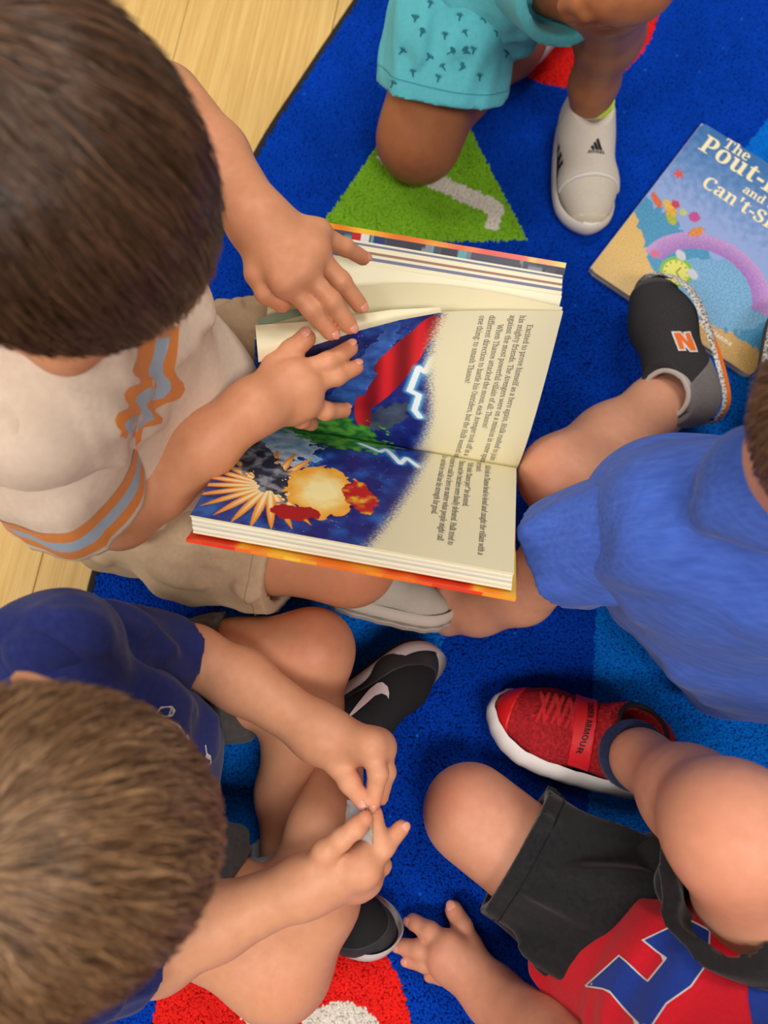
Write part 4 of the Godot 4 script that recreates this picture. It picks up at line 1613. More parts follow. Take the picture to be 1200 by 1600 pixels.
	for leg in [[[1110, 1470, 0.125, 112], [935, 1412, 0.105, 106], [806, 1324, 0.09, 95]], [[1240, 1500, 0.15, 122], [1190, 1405, 0.22, 120], [1160, 1355, 0.255, 118]]]:
		var lf := tube(J(leg), 0.005, folds(27, 0.013, 15.0, Vector3(0.9, 0, 0.12), 0.22), 0.013)
		lf.build(wm, 0.004, black)
		hem(lf, J(leg), mat(Color8(16, 16, 18), 0.9), hem_mesh, 0.016)
	var kn := wpart("shorts", wm, t, "black sports shorts")
	for q in hem_mesh: part("hem_stitching", q, kn)
	red_sneaker(t, P(1022, 1226, 0.03), P(757, 1130, 0.032), Vector3(0.12, 0.82, -0.58))
	sock(t, P(976, 1186, 0.075), P(994, 1180, 0.118), R(43, 1180, 0.1), Color8(40, 48, 84))

func sock(t: Node3D, a: Vector3, b: Vector3, r: float, c: Color) -> void:
	var m := ArrayMesh.new()
	var f := tube([[a - (b - a) * 0.5, r], [b, r]], 0.003)
	f.build(m, 0.003, cloth(c, 400.0, 0.06))
	wpart("sock", m, t)


func hem(f: Field, j: Array, m: Material, out: Array, back := 0.013) -> void:      # a line of stitching round the opening
	var n := j.size()
	var a: Vector3 = j[n - 2][0]
	var b: Vector3 = j[n - 1][0]
	var l := (b - a).length()
	out.append(band(f, a, b, l - back, l - back + 0.0011, m, 0.11, 72, 0.0, 0.0005))
# ---------------------------------------------------------------- what is printed on the clothes
func reader_prints(tee: Field, sl: Field, tn: Node3D) -> void:
	var orange := cloth(Color8(226, 138, 66), 260.0, 0.02, 0.05)
	var sky := cloth(Color8(164, 182, 200), 260.0, 0.02, 0.05)
	var l0 := [[548, 240], [535, 330], [518, 375], [528, 395], [552, 410], [550, 430], [500, 445], [484, 468], [490, 490], [505, 510], [500, 525], [458, 545], [448, 570], [458, 595], [475, 612], [468, 638]]
	var l1 := [[612, 220], [600, 310], [580, 370], [582, 395], [610, 415], [612, 440], [560, 455], [533, 475], [530, 495], [550, 525], [552, 545], [510, 560], [488, 580], [492, 605], [502, 620], [490, 645]]
	var l2 := [[668, 200], [655, 290], [635, 350], [637, 390], [665, 415], [667, 450], [640, 480], [600, 490], [572, 505], [575, 520], [600, 545], [603, 565], [570, 578], [535, 585], [524, 600], [528, 630], [515, 655]]
	var l3 := [[700, 200], [690, 320], [680, 370], [690, 395], [715, 420], [722, 450], [705, 480], [650, 500], [610, 522], [606, 534], [635, 560], [633, 580], [600, 590], [560, 598], [553, 620], [550, 650], [530, 670], [510, 672]]
	var rows := [[l0, l1, orange], [l1, l2, sky], [l2, l3, orange]]
	for r in rows:
		var b: Array = r[1].duplicate()
		b.reverse()
		part("printed_stripe", lay_px(tee, [from_crop(r[0] + b, 2.5, 0, 430)], Vector3(-0.45, -0.85, 0.1), r[2]), tn, "wavy stripe across the chest")
	var a := P(86, 715, 0.335)
	var e := P(126, 774, 0.275)
	var full := (e - a).length()
	for r in [[-0.0405, -0.0295, orange], [-0.0295, -0.0185, sky], [-0.0185, -0.0085, orange]]:
		part("printed_stripe", band(sl, a, e, full + r[0] * 1.25, full + r[1] * 1.25, r[2]), tn, "stripe round the sleeve")
	part("hem_stitching", band(sl, a, e, full - 0.0048, full - 0.0038, cloth(Color8(196, 172, 152)), 0.08, 60, 0.0, 0.0008), tn)

func navy_print(tee: Field, tn: Node3D) -> void:
	var white := mat(Color8(206, 204, 190), 0.8)
	var lines := [[[585, 440], [600, 418], [640, 415], [652, 430], [640, 450], [612, 452], [590, 444]], [[640, 418], [630, 450]], [[590, 446], [640, 470], [672, 490], [690, 520], [688, 548]], [[690, 528], [700, 522], [705, 540], [690, 556], [712, 560], [728, 578], [730, 596]], [[766, 560], [770, 590], [784, 600], [780, 612], [768, 604], [772, 590]], [[784, 602], [786, 625], [770, 642]]]
	for l in lines:
		part("printed_line", lay_px(tee, stroke(from_crop(l, 2.3875, 0, 930), 0.9), Vector3(-0.5, -0.8, 0.0), white, Transform3D.IDENTITY, 0.0006, 0.006), tn, "pale drawn line")

func palm_print(leg: Field, hips: Field, wn: Node3D) -> void:
	var teal := mat(Color8(34, 116, 134), 0.85)
	var spots := [[215, 65, 0.4], [470, 70, -0.3], [165, 190, 0.8], [325, 130, 0.2], [268, 215, 0.9], [316, 248, -0.4], [432, 186, 0.3], [455, 285, 0.1], [130, 312, 0.6], [405, 190, -0.7], [240, 120, 0.5], [380, 60, 0.2], [350, 195, 1.2], [205, 270, 0.1], [270, 12, 0.4], [520, 120, 0.2], [400, 120, -0.3], [560, 200, 0.5], [640, 30, 0.3], [300, 290, 0.3], [390, 250, 0.7]]
	for s in spots:
		var c := Vector2(s[0] / 2.4 + 560, s[1] / 2.4)
		var poly := []
		for k in 14:
			var a := PI + PI * k / 13.0
			var r: float = 8.0 if k % 2 == 0 else 3.0
			var q := Vector2(cos(a) * r, sin(a) * r * 0.8).rotated(s[2])
			poly.append([c.x + q.x, c.y + q.y])
		for q0 in [Vector2(1.2, 1.0), Vector2(1.8, 8.5), Vector2(-0.4, 8.5), Vector2(-1.0, 1.0)]:
			var q: Vector2 = q0.rotated(s[2])
			poly.append([c.x + q.x, c.y + q.y])
		var mesh := lay_px(leg, [poly], Vector3(0, -1, -0.25), teal, Transform3D.IDENTITY, 0.0006, 0.006)
		if mesh.get_surface_count() == 0:
			mesh = lay_px(hips, [poly], Vector3(0, -1, -0.25), teal, Transform3D.IDENTITY, 0.0006, 0.006)
		if mesh.get_surface_count() > 0:
			part("printed_palm", mesh, wn)

func jersey_prints(f: Field, tn: Node3D) -> void:
	var blue := cloth(Color8(34, 62, 158), 420.0, 0.05, 0.06)
	var white := cloth(Color8(232, 226, 224), 420.0, 0.03, 0.03)
	var red := cloth(Color8(222, 28, 46), 420.0, 0.05, 0.06)
	var number := [[620, 148], [820, 52], [922, 105], [915, 245], [835, 360], [720, 440], [640, 560], [560, 620], [520, 600], [600, 540], [450, 375], [350, 360], [440, 280], [500, 225], [635, 345], [728, 230]]
	var px := from_crop(number, 3.0, 800, 1420)
	var pv := PackedVector2Array()
	for q in px: pv.append(Vector2(q[0], q[1]))
	var rim := []
	for g in Geometry2D.offset_polygon(pv, 2.6, Geometry2D.JOIN_MITER):
		var o := []
		for q in g: o.append([q.x, q.y])
		rim.append(o)
	var dir := Vector3(0.15, -0.9, 0.35)
	part("number_edging", lay_px(f, rim, dir, white, Transform3D.IDENTITY, 0.0005), tn, "white edging of the number")
	part("number", lay_px(f, [px], dir, blue, Transform3D.IDENTITY, 0.001), tn, "blue number on the jersey")
	part("side_panel", lay_px(f, [from_crop([[1118, 262], [1150, 238], [1210, 222], [1320, 240], [1340, 560], [1130, 560], [1106, 420], [1106, 320]], 3.0, 800, 1420)], dir, blue, Transform3D.IDENTITY, 0.0008), tn, "blue panel")
# ---------------------------------------------------------------- the open story book
var page_w := 0.22
var page_h := 0.266
func spread(side: int, s: float, t: float) -> Vector3:      # side 0: far page (north), 1: near page; s from the gutter outwards, t from the foot to the head of the page
	var g := P(400, 662, 0.122).lerp(P(806, 735, 0.122), t)
	if side == 1:
		var o := P(297, 805, 0.298).lerp(P(803, 896, 0.298), t)
		var n := Vector3(0, 0.62, -0.78)
		return g.lerp(o, s) + n * 0.012 * sin(PI * pow(s, 0.55))
	var c := P(398, 530, 0.252).lerp(P(880, 486, 0.25), t)
	# the crest bows upwards towards its middle
	c += Vector3(0, 0.012, -0.004) * sin(PI * t)
	var n2 := Vector3(0, 0.75, 0.66)
	return g.lerp(c, s) + n2 * 0.011 * sin(PI * pow(s, 0.7))

func paper_mat(im: Image = null) -> StandardMaterial3D:
	var m := mat(Color.WHITE, 0.45, 0.4)
	if im:
		m.albedo_texture = ImageTexture.create_from_image(im)
		m.texture_repeat = false
	else:
		m.albedo_color = Color8(232, 222, 186)
	return m

func in_blob(p: Vector2, c: Vector2, r: Vector2, turn: float, n: float) -> float:
	var q := (p - c).rotated(-turn) / r
	return 1.0 - q.length() + n * 0.35

func bolt(p: Vector2, line: Array) -> float:      # distance to a jagged line
	var d := 9.0
	for i in line.size() - 1:
		d = minf(d, p.distance_to(Geometry2D.get_closest_point_to_segment(p, line[i], line[i + 1])))
	return d

func star_burst(p: Vector2, c: Vector2, r: float, rays: int, spike: float) -> float:
	var q := p - c
	var a := q.angle()
	var w := absf(fposmod(a * rays / TAU, 1.0) - 0.5) * 2.0
	return r * (1.0 + spike * (w - 0.3)) - q.length()

# the painted scene: deep space, a green cloud, a red streamer, bursts of fire and lightning. p.x: s, p.y: t
func page_picture(side: int) -> Image:
	var w := 420
	var h := 508
	var im := Image.create_empty(w, h, false, Image.FORMAT_RGB8)
	var n := FastNoiseLite.new()
	n.seed = 61 + side
	n.frequency = 5.0
	n.fractal_octaves = 4
	var rng := RandomNumberGenerator.new()
	rng.seed = 900 + side
	var cream := Color8(230, 221, 186)
	var asp := page_h / page_w
	for y in h:
		for x in w:
			var p := Vector2((x + 0.5) / w, (y + 0.5) / h)
			var a := n.get_noise_2d(p.x, p.y * asp)
			var b := n.get_noise_2d(p.x * 2.3 + 7.0, p.y * 2.3 * asp + 3.0)
			var speck := n.get_noise_2d(p.x * 16.0 + 31.0, p.y * 16.0)
			var edge := (0.605 + 0.025 * sin(p.x * 6.0) if side == 0 else 0.665 - 0.12 * p.x * p.x) + speck * 0.012
			if p.y > edge + 0.04:
				im.set_pixel(x, y, cream)
				continue
			var c := Color8(30, 38, 120).lerp(Color8(42, 108, 196), clampf(0.62 - p.y * 0.9 + a * 1.1, 0, 1))
			c = c.lerp(Color8(18, 22, 84), clampf(-b * 0.9, 0, 0.6))
			if side == 0:
				# blue and dark shapes near the gutter
				if in_blob(p, Vector2(0.55, 0.36), Vector2(0.42, 0.06), 0.25, b) > 0.0: c = Color8(64, 112, 196).lerp(Color8(40, 74, 150), clampf(b + 0.5, 0, 1))
				if in_blob(p, Vector2(0.27, 0.47), Vector2(0.17, 0.06), 0.5, b * 1.4) > 0.0: c = Color8(42, 52, 76).lerp(Color8(86, 98, 120), clampf(a + 0.4, 0, 1))
				if in_blob(p, Vector2(0.86, 0.17), Vector2(0.1, 0.17), 0.2, b) > 0.0: c = Color8(70, 62, 120).lerp(Color8(42, 34, 70), clampf(b + 0.5, 0, 1))
				# red streamer
				for r in [[Vector2(0.66, 0.49), Vector2(0.34, 0.052), 0.27], [Vector2(0.8, 0.515), Vector2(0.2, 0.05), 0.5], [Vector2(0.3, 0.395), Vector2(0.15, 0.03), -0.1]]:
					var d := in_blob(p, r[0], r[1], r[2], 0.15 * a)
					if d > 0.0:
						c = Color8(214, 34, 44).lerp(Color8(130, 14, 26), clampf(0.5 + 0.9 * sin(p.x * 4.0 + p.y * 60.0) * 0.6, 0, 1))
				var lb := bolt(p, [Vector2(0.72, 0.6), Vector2(0.63, 0.585), Vector2(0.66, 0.56), Vector2(0.5, 0.545), Vector2(0.47, 0.58), Vector2(0.36, 0.575), Vector2(0.31, 0.6)])
				if lb < 0.011: c = Color8(240, 250, 255)
				elif lb < 0.03: c = c.lerp(Color8(110, 196, 240), 1.0 - (lb - 0.011) / 0.019)
				if in_blob(p, Vector2(0.02, 0.26), Vector2(0.24, 0.22), 0.1, b * 1.2) > 0.0: c = Color8(36, 104, 46).lerp(Color8(92, 160, 62), clampf(b * 1.6 + 0.5, 0, 1))
			else:
				if in_blob(p, Vector2(0.3, 0.13), Vector2(0.3, 0.16), 0.0, b * 1.5) > 0.0: c = Color8(210, 228, 240).lerp(Color8(120, 170, 214), clampf(b + 0.4, 0, 1))
				if in_blob(p, Vector2(0.0, 0.34), Vector2(0.26, 0.22), 0.15, b) > 0.0: c = Color8(40, 108, 50).lerp(Color8(104, 170, 74), clampf(b * 1.6 + 0.5, 0, 1))
				var sb := star_burst(p * Vector2(1, asp), Vector2(0.7, 0.19 * asp), 0.19, 25, 0.95)
				if sb > 0.0: c = Color8(238, 136, 30).lerp(Color8(255, 240, 190), clampf(sb * 6.5, 0, 1))
				if in_blob(p, Vector2(0.52, 0.12), Vector2(0.3, 0.075), 0.5, b * 1.5) > 0.0: c = Color8(46, 50, 66).lerp(Color8(150, 154, 166), clampf(b * 1.8 + 0.3, 0, 1))
				var gl := in_blob(p, Vector2(0.67, 0.36), Vector2(0.2, 0.12), 0.1, b * 0.6)
				if gl > 0.0: c = Color8(244, 170, 50).lerp(Color8(255, 244, 176), clampf(gl * 1.6, 0, 1))
				if in_blob(p, Vector2(0.66, 0.485), Vector2(0.12, 0.055), 0.3, b * 0.9) > 0.0: c = Color8(188, 34, 34).lerp(Color8(232, 180, 50), clampf(b * 2.0, 0, 1))
				if in_blob(p, Vector2(0.86, 0.3), Vector2(0.05, 0.08), 0.3, b) > 0.0: c = Color8(170, 30, 34)
				var lb2 := bolt(p, [Vector2(0.13, 0.42), Vector2(0.2, 0.5), Vector2(0.15, 0.52), Vector2(0.3, 0.585), Vector2(0.22, 0.6), Vector2(0.3, 0.65)])
				if lb2 < 0.01: c = Color8(240, 250, 255)
				elif lb2 < 0.03: c = c.lerp(Color8(90, 180, 236), 1.0 - (lb2 - 0.01) / 0.02)
			im.set_pixel(x, y, c.lerp(cream, smoothstep(edge - 0.03, edge + 0.03 + speck * 0.02, p.y)))
	for i in 170:
		var x := rng.randi_range(2, w - 3)
		var y := rng.randi_range(2, int(h * 0.56))
		if im.get_pixel(x, y).b > im.get_pixel(x, y).r + 0.2 and im.get_pixel(x, y).g < 0.5:
			im.set_pixel(x, y, Color8(226, 236, 250))
			if rng.randf() < 0.35: im.set_pixel(x + 1, y, Color8(190, 210, 240))
	return im

func story_book() -> void:
	var base := P(610, 700, 0.09)
	var t := thing("story_book", "large open picture book with space scenes and orange cover, across the reader's lap", "book", base)
	var paper := paper_mat()
	var off := func(p: Vector3) -> Vector3: return p
	# printed pages
	for side in 2:
		var pg := sheet(func(s: float, q: float) -> Vector3: return spread(side, s, q), 22, 22, 0.0012, paper_mat(page_picture(side)), paper)
		var o := wpart("page", pg, t, ["printed page rising to a bowed edge", "printed page below the gutter"][side])
		page_text(side, o)
	# the near half of the block under the printed page, then its cover
	var n1 := Vector3(0, -0.62, 0.78)
	var layers := 7
	for i in layers:
		var d := 0.0016 + i * 0.0021
		var tint := paper_mat()
		tint.albedo_color = [Color8(242, 236, 212), Color8(226, 222, 206), Color8(238, 232, 208), Color8(206, 206, 200)][i % 4]
		wpart("page_section", sheet(func(s: float, q: float) -> Vector3: return spread(1, s * (1.0 - 0.004 * (i % 2)), 0.003 + 0.994 * q) + n1 * d, 10, 4, 0.0017, tint), t)
	var fire := fire_mat()
	wpart("back_cover", sheet(func(s: float, q: float) -> Vector3:
		var qq := lerpf(-0.012, 1.012, q)
		var a := spread(1, 0.0, qq) + Vector3(0, -0.014, 0.0)
		var b := spread(1, 1.0, qq)
		return a.lerp(b + (b - a) * 0.03, s) + n1 * 0.0185 - Vector3(0, 0, 0.0) , 12, 20, 0.003, fire), t, "orange and yellow hard cover")
	# the far half: pages fanned out under the lifted one
	var gw := P(400, 662, 0.112)
	var ge := P(806, 735, 0.112)
	var te := P(878, 462, 0.232)
	var tw := P(432, 392, 0.232)
	var be := P(881, 426, 0.216)
	var bw := P(446, 352, 0.216)
	var far := 9
	for i in far:
		var f := float(i) / (far - 1)
		var oe := te.lerp(be, pow(f, 0.8))
		var ow := tw.lerp(bw, pow(f, 0.8))
		var drop := Vector3(0, -0.02 * f, 0)
		var tint := paper_mat()
		tint.albedo_color = [Color8(242, 236, 208), Color8(236, 228, 200), Color8(120, 122, 150), Color8(240, 234, 210), Color8(160, 120, 96)][i % 5]
		wpart("page_section", sheet(func(s: float, q: float) -> Vector3:
			var g := gw.lerp(ge, q) + drop * 0.6
			var o := ow.lerp(oe, q) + drop * 0.25
			return g.lerp(o, s) + Vector3(0, 0.016 * sin(PI * pow(s, 0.6)) * (1.0 - 0.5 * f), 0), 12, 5, 0.0006 if i % 5 in [2, 4] else 0.0018, tint), t)
	# a second lifted page behind the printed one
	wpart("page", sheet(func(s: float, q: float) -> Vector3:
		var g := gw.lerp(ge, q) + Vector3(0, 0.006, 0)
		var o := P(420, 470, 0.25).lerp(P(879, 480, 0.244), q) + Vector3(0, 0.004, -0.018) * sin(PI * q)
		return g.lerp(o, s) + Vector3(0, 0.012 * sin(PI * pow(s, 0.7)), 0), 14, 12, 0.0006, paper), t, "blank lifted page")
	# the foot of the lifted page curls over towards the reader
	var lo := [[404, 566], [480, 543], [560, 517], [625, 500], [690, 488]]
	var hi := [[399, 508], [470, 503], [540, 494], [612, 484], [688, 480]]
	wpart("page_curl", sheet(func(s: float, q: float) -> Vector3:
		var x := q * 3.999
		var i := int(x)
		var f := x - i
		var a := Vector2(lerpf(hi[i][0], hi[i + 1][0], f), lerpf(hi[i][1], hi[i + 1][1], f))
		var b := Vector2(lerpf(lo[i][0], lo[i + 1][0], f), lerpf(lo[i][1], lo[i + 1][1], f))
		var m := a.lerp(b, s)
		return P(m.x, m.y, 0.268 - 0.004 * s + 0.009 * sin(PI * s) * (1.0 - q)), 8, 20, 0.0008, paper), t, "blank curled edge of a page")
	var scrap := mat(Color8(120, 136, 112), 0.6)
	wpart("page_edge", sheet(func(s: float, q: float) -> Vector3: return P(lerpf(404, 500, q), lerpf(497, 474, q) + s * 12.0, 0.262), 2, 4, 0.0008, scrap), t, "grey green edge of a picture page")
	# inside of the far cover and the cover itself
	wpart("endpaper", sheet(func(s: float, q: float) -> Vector3:
		var g := gw.lerp(ge, q) + Vector3(0, -0.02, 0)
		var o := P(446, 345, 0.206).lerp(P(884, 419, 0.206), q)
		return g.lerp(o, s), 4, 10, 0.0012, endpaper_mat()), t, "dark illustrated endpaper")
	wpart("front_cover", sheet(func(s: float, q: float) -> Vector3:
		var g := gw.lerp(ge, lerpf(-0.012, 1.012, q)) + Vector3(0, -0.023, 0)
		var o := P(442, 336, 0.203).lerp(P(885, 411, 0.203), q)
		return g.lerp(o, s), 6, 16, 0.003, fire), t, "orange and red hard cover")
	wpart("spine", sheet(func(s: float, q: float) -> Vector3:
		var g := gw.lerp(ge, lerpf(-0.012, 1.012, q))
		return g + Vector3(0, -0.025 - 0.006 * sin(PI * s), lerpf(-0.016, 0.02, s)), 8, 4, 0.003, fire), t)

func fire_mat() -> StandardMaterial3D:
	var m := mat(Color.WHITE, 0.3, 0.5)
	var tex := noise_tex(0.006, 3, Color8(206, 34, 26), Color8(252, 196, 40), 71, 256)
	var g := Gradient.new()
	g.offsets = PackedFloat32Array([0.0, 0.45, 0.62, 0.8])
	g.colors = PackedColorArray([Color8(200, 28, 24), Color8(232, 66, 26), Color8(244, 130, 34), Color8(252, 214, 60)])
	tex.color_ramp = g
	m.albedo_texture = tex
	m.uv1_scale = Vector3(0.6, 1.4, 1)
	m.uv1_offset = Vector3(0.2, 0.35, 0)
	return m

func endpaper_mat() -> StandardMaterial3D:
	var m := mat(Color.WHITE, 0.4, 0.4)
	var im := Image.create_empty(64, 256, false, Image.FORMAT_RGB8)
	im.fill(Color8(74, 76, 92))
	var rng := RandomNumberGenerator.new()
	rng.seed = 17
	for i in 90:
		var c: Color = [Color8(52, 54, 70), Color8(110, 126, 142), Color8(96, 164, 178), Color8(60, 62, 80), Color8(134, 140, 150)][rng.randi() % 5]
		im.fill_rect(Rect2i(rng.randi_range(30, 63), rng.randi_range(0, 255), rng.randi_range(2, 14), rng.randi_range(2, 16)), c)
	im.fill_rect(Rect2i(56, 62, 8, 14), Color8(196, 30, 34))
	im.fill_rect(Rect2i(58, 70, 6, 8), Color8(226, 226, 226))
	im.fill_rect(Rect2i(58, 82, 6, 10), Color8(40, 56, 120))
	m.albedo_texture = ImageTexture.create_from_image(im)
	m.texture_repeat = false
	return m

func page_text(side: int, o: Node3D) -> void:
	var ink := mat(Color8(46, 44, 46), 0.7)
	var lines: Array = [
		[[0.885, 0.05, "Excited to prove himself as a hero again, Hulk rushed to join"], [0.853, 0.0, "his mighty friends. The Avengers were on a mission in outer space"], [0.82, 0.0, "against the most powerful villain of all: Thanos!"], [0.786, 0.05, "When Thanos attacked the moon, each Avenger took off in a"], [0.753, 0.0, "different direction to battle his Outriders, but the Hulk wanted only"], [0.72, 0.0, "one thing: to smash Thanos!"]],
		[[0.88, 0.05, "Hulk took on Thanos head-to-head and caught the villain with a"], [0.848, 0.0, "super punch."], [0.816, 0.05, "\u201cHulk make Thanos pay!\u201d he shouted."], [0.784, 0.05, "Thanos and the Outriders were finally defeated. Hulk tried to"], [0.75, 0.0, "remember he could be a hero no matter what people might call"], [0.718, 0.0, "him\u2014and that he could use his strength for good."]]][side]
	for l in lines:
		var t0: float = l[0]
		var x0: float = l[1]
		var put := func(v: Vector2) -> Vector3:
			var r := v.x / page_w * 0.94 + x0
			var s := 0.975 - r if side == 0 else 0.07 + r * 0.88
			var q := t0 + v.y / page_h
			var p := spread(side, clampf(s, 0.004, 1.0), q)
			return p + (Vector3(0, 0.75, 0.6) if side == 0 else Vector3(0, 0.6, -0.75)) * 0.0004
		part("text_line", letters(l[2], 0.0071 if side == 0 else 0.0071, put, ink), o)

# ---------------------------------------------------------------- the closed picture book
func picture_book() -> void:
	var bl := P(921, 421, 0.022)
	var tl := P(1098, 192, 0.022)
	var up := (tl - bl).normalized()
	var rt := Vector3(-up.z, 0, up.x)
	var hh := (tl - bl).length()
	var ww := 0.235
	var c := bl + up * hh * 0.5 + rt * ww * 0.5
	c.y = 0.0125
	var t := thing("picture_book", "closed hardcover picture book with blue sea and tan sand on its cover", "book", c)
	t.basis = Basis(rt, Vector3.UP, -up)
	# local axes: x right, -z to the top of the cover
	var cover := mat(Color.WHITE, 0.25, 0.5)
	cover.albedo_texture = ImageTexture.create_from_image(sea_picture())
	cover.texture_repeat = false
	var board := mat(Color8(196, 190, 184), 0.6)
	part("front_cover", board_mesh(ww, hh, 0.0028, 0.008, cover, board), t, "sea and sand scene").position.y = 0.0075
	part("back_cover", board_mesh(ww, hh, 0.0028, 0.008, board, board), t).position.y = 0.0
	var pages := mat(Color8(232, 226, 212), 0.8)
	for i in 5:
		part("page_section", box_mesh(Vector3(ww - 0.009 - 0.0006 * (i % 2), 0.00086, hh - 0.009 - 0.0008 * (i % 3))), t, "", pages).position = Vector3(0.001, 0.00325 + i * 0.00096, 0)
	part("spine", box_mesh(Vector3(0.003, 0.0095, hh - 0.004)), t, "worn pale spine", mat(Color8(206, 196, 188), 0.7)).position = Vector3(-ww * 0.5 + 0.001, 0.0052, 0)
	part("ribbon", box_mesh(Vector3(0.03, 0.0012, 0.004)), t, "pink strip at the foot", mat(Color8(226, 84, 112), 0.6)).position = Vector3(ww * 0.5 - 0.03, 0.0052, hh * 0.5 - 0.003)
	var cream := mat(Color8(250, 240, 196), 0.4)
	var y := 0.01068
	for l in [["The", 0.038, 0.243, 0.0205], ["Pout-Pout", 0.014, 0.217, 0.036], ["and the", 0.093, 0.203, 0.0165], ["Can't-Sleep", 0.046, 0.176, 0.0262]]:
		var lx: float = l[1]
		var ly: float = l[2]
		var put := func(v: Vector2) -> Vector3: return Vector3(-ww * 0.5 + lx + v.x, y, hh * 0.5 - ly - v.y)
		part("title_lettering", letters(l[0], l[3], put, cream, true, true), t, "cream title lettering")
	var small := mat(Color8(250, 246, 232), 0.4)
	var put2 := func(v: Vector2) -> Vector3: return Vector3(-ww * 0.5 + 0.145 + v.x, y, hh * 0.5 - 0.016 - v.y)
	part("author_lettering", letters("Dan Hanna", 0.0088, put2, small, true, true), t, "small white lettering")

func board_mesh(w: float, h: float, th: float, round_r: float, top: Material, side: Material) -> ArrayMesh:
	var poly := PackedVector2Array()
	for q in [[1, 1], [-1, 1], [-1, -1], [1, -1]]:
		var c := Vector2(q[0] * (w * 0.5 - round_r), q[1] * (h * 0.5 - round_r))
		var a0 := Vector2(q[0], q[1]).angle() - PI / 4
		for i in 5:
			poly.append(c + Vector2.from_angle(a0 + PI / 2 * i / 4.0) * round_r)
	var mesh := ArrayMesh.new()
	for k in 2:
		var st := SurfaceTool.new()
		st.begin(Mesh.PRIMITIVE_TRIANGLES)
		st.set_smooth_group(-1)
		var n := poly.size()
		for i in n:
			var a := poly[i]
			var b := poly[(i + 1) % n]
			if k == 0:
				for q in [Vector2.ZERO, a, b]:
					st.set_uv(Vector2(q.x / w + 0.5, q.y / h + 0.5))
					st.set_normal(Vector3.UP)
					st.add_vertex(Vector3(q.x, th, q.y))
			else:
				for q in [Vector3(a.x, 0, a.y), Vector3(b.x, th, b.y), Vector3(a.x, th, a.y), Vector3(a.x, 0, a.y), Vector3(b.x, 0, b.y), Vector3(b.x, th, b.y), Vector3.ZERO, Vector3(b.x, 0, b.y), Vector3(a.x, 0, a.y)]:
					st.add_vertex(q)
		if k == 1: st.generate_normals()
		st.set_material(top if k == 0 else side)
		st.commit(mesh)
	return mesh

# the cover's painting: water above, sand below, coral, a starfish, a purple arch of weed, a round clock, a blue boulder
func sea_picture() -> Image:
	var w := 460
	var h := 516
	var im := Image.create_empty(w, h, false, Image.FORMAT_RGB8)
	var n := FastNoiseLite.new()
	n.seed = 5
	n.frequency = 4.0
	n.fractal_octaves = 3
	for y in h:
		for x in w:
			# millimetres from the foot and the spine
			var p := Vector2((x + 0.5) / w * 235.0, (1.0 - (y + 0.5) / h) * 263.0)
			var a := n.get_noise_2d(p.x * 0.02, p.y * 0.02)
			var b := n.get_noise_2d(p.x * 0.08 + 9.0, p.y * 0.08)
			var c := Color8(148, 172, 224).lerp(Color8(64, 118, 180), clampf((p.y - 150.0) / 105.0 + a * 0.3, 0, 1))
			var shore := 100.0 - 0.85 * p.x + 7.0 * a
			if p.y < 128.0 - 0.2 * p.x + 10.0 * a: c = Color8(62, 140, 186).lerp(Color8(96, 168, 206), clampf(b + 0.4, 0, 1))
			if p.y < maxf(shore, 34.0 + 8.0 * a): c = Color8(226, 190, 116).lerp(Color8(196, 148, 92), clampf(b * 0.8 + p.x / 420.0, 0, 1))
			# blue boulder
			var bl := in_blob(p, Vector2(150, 72), Vector2(66, 46), 0.3, a * 0.35)
			if bl > 0.0: c = Color8(96, 156, 206).lerp(Color8(162, 204, 228), clampf(b * 0.8 + 0.35, 0, 1))
			# purple arch
			var ar := (p - Vector2(128, 62)) / Vector2(78, 66)
			var rr := ar.length()
			if p.y > 66.0 + 0.1 * p.x - 8.0 and rr > 0.8 and rr < 1.12:
				c = Color8(158, 112, 196).lerp(Color8(196, 156, 218), clampf((rr - 0.8) * 3.0 + b * 0.5, 0, 1))
				if n.get_noise_2d(p.x * 0.22, p.y * 0.22) > 0.46: c = Color8(240, 206, 112)
			if p.distance_to(Vector2(53, 67)) < 5.5: c = Color8(216, 110, 152)
			# coral
			for q in [[14, 131, 12, 4.5, Color8(226, 116, 70)], [30, 134, 9, 6, Color8(240, 196, 90)], [38, 128, 7, 8, Color8(236, 180, 74)], [44, 120, 8, 6, Color8(186, 192, 74)], [36, 141, 6, 5, Color8(214, 74, 96)], [50, 137, 5, 5, Color8(206, 210, 140)], [65, 140, 7, 7, Color8(206, 84, 160)], [78, 124, 6, 11, Color8(232, 150, 86)]]:
				if in_blob(p, Vector2(q[0], q[1]), Vector2(q[2], q[3]), -0.5, b * 0.8) > 0.0: c = q[4].darkened(clampf(b * 0.5, 0, 0.3))
			if star_burst(p, Vector2(16, 180), 4.6, 5, 0.9) > 0.0: c = Color8(224, 92, 78)
			# clock
			var dc := p.distance_to(Vector2(88, 62))
			if dc < 21.0: c = Color8(126, 186, 84)
			if dc < 16.5: c = Color8(226, 224, 112)
			if dc < 15.5 and dc > 12.5 and fposmod((p - Vector2(88, 62)).angle() * 12.0 / TAU, 1.0) < 0.16: c = Color8(90, 100, 50)
			if dc < 13.0 and (absf((p - Vector2(88, 62)).rotated(0.5).y) < 0.6 and (p - Vector2(88, 62)).rotated(0.5).x > 0.0): c = Color8(80, 90, 50)
			if dc < 9.0 and (absf((p - Vector2(88, 62)).rotated(-1.4).y) < 0.7 and (p - Vector2(88, 62)).rotated(-1.4).x > 0.0): c = Color8(80, 90, 50)
			for q in [Vector2(80, 85), Vector2(106, 72)]:
				if in_blob(p, q, Vector2(8, 5.5), -0.4, 0.0) > 0.0: c = Color8(206, 206, 220)
			im.set_pixel(x, y, c)
	return im

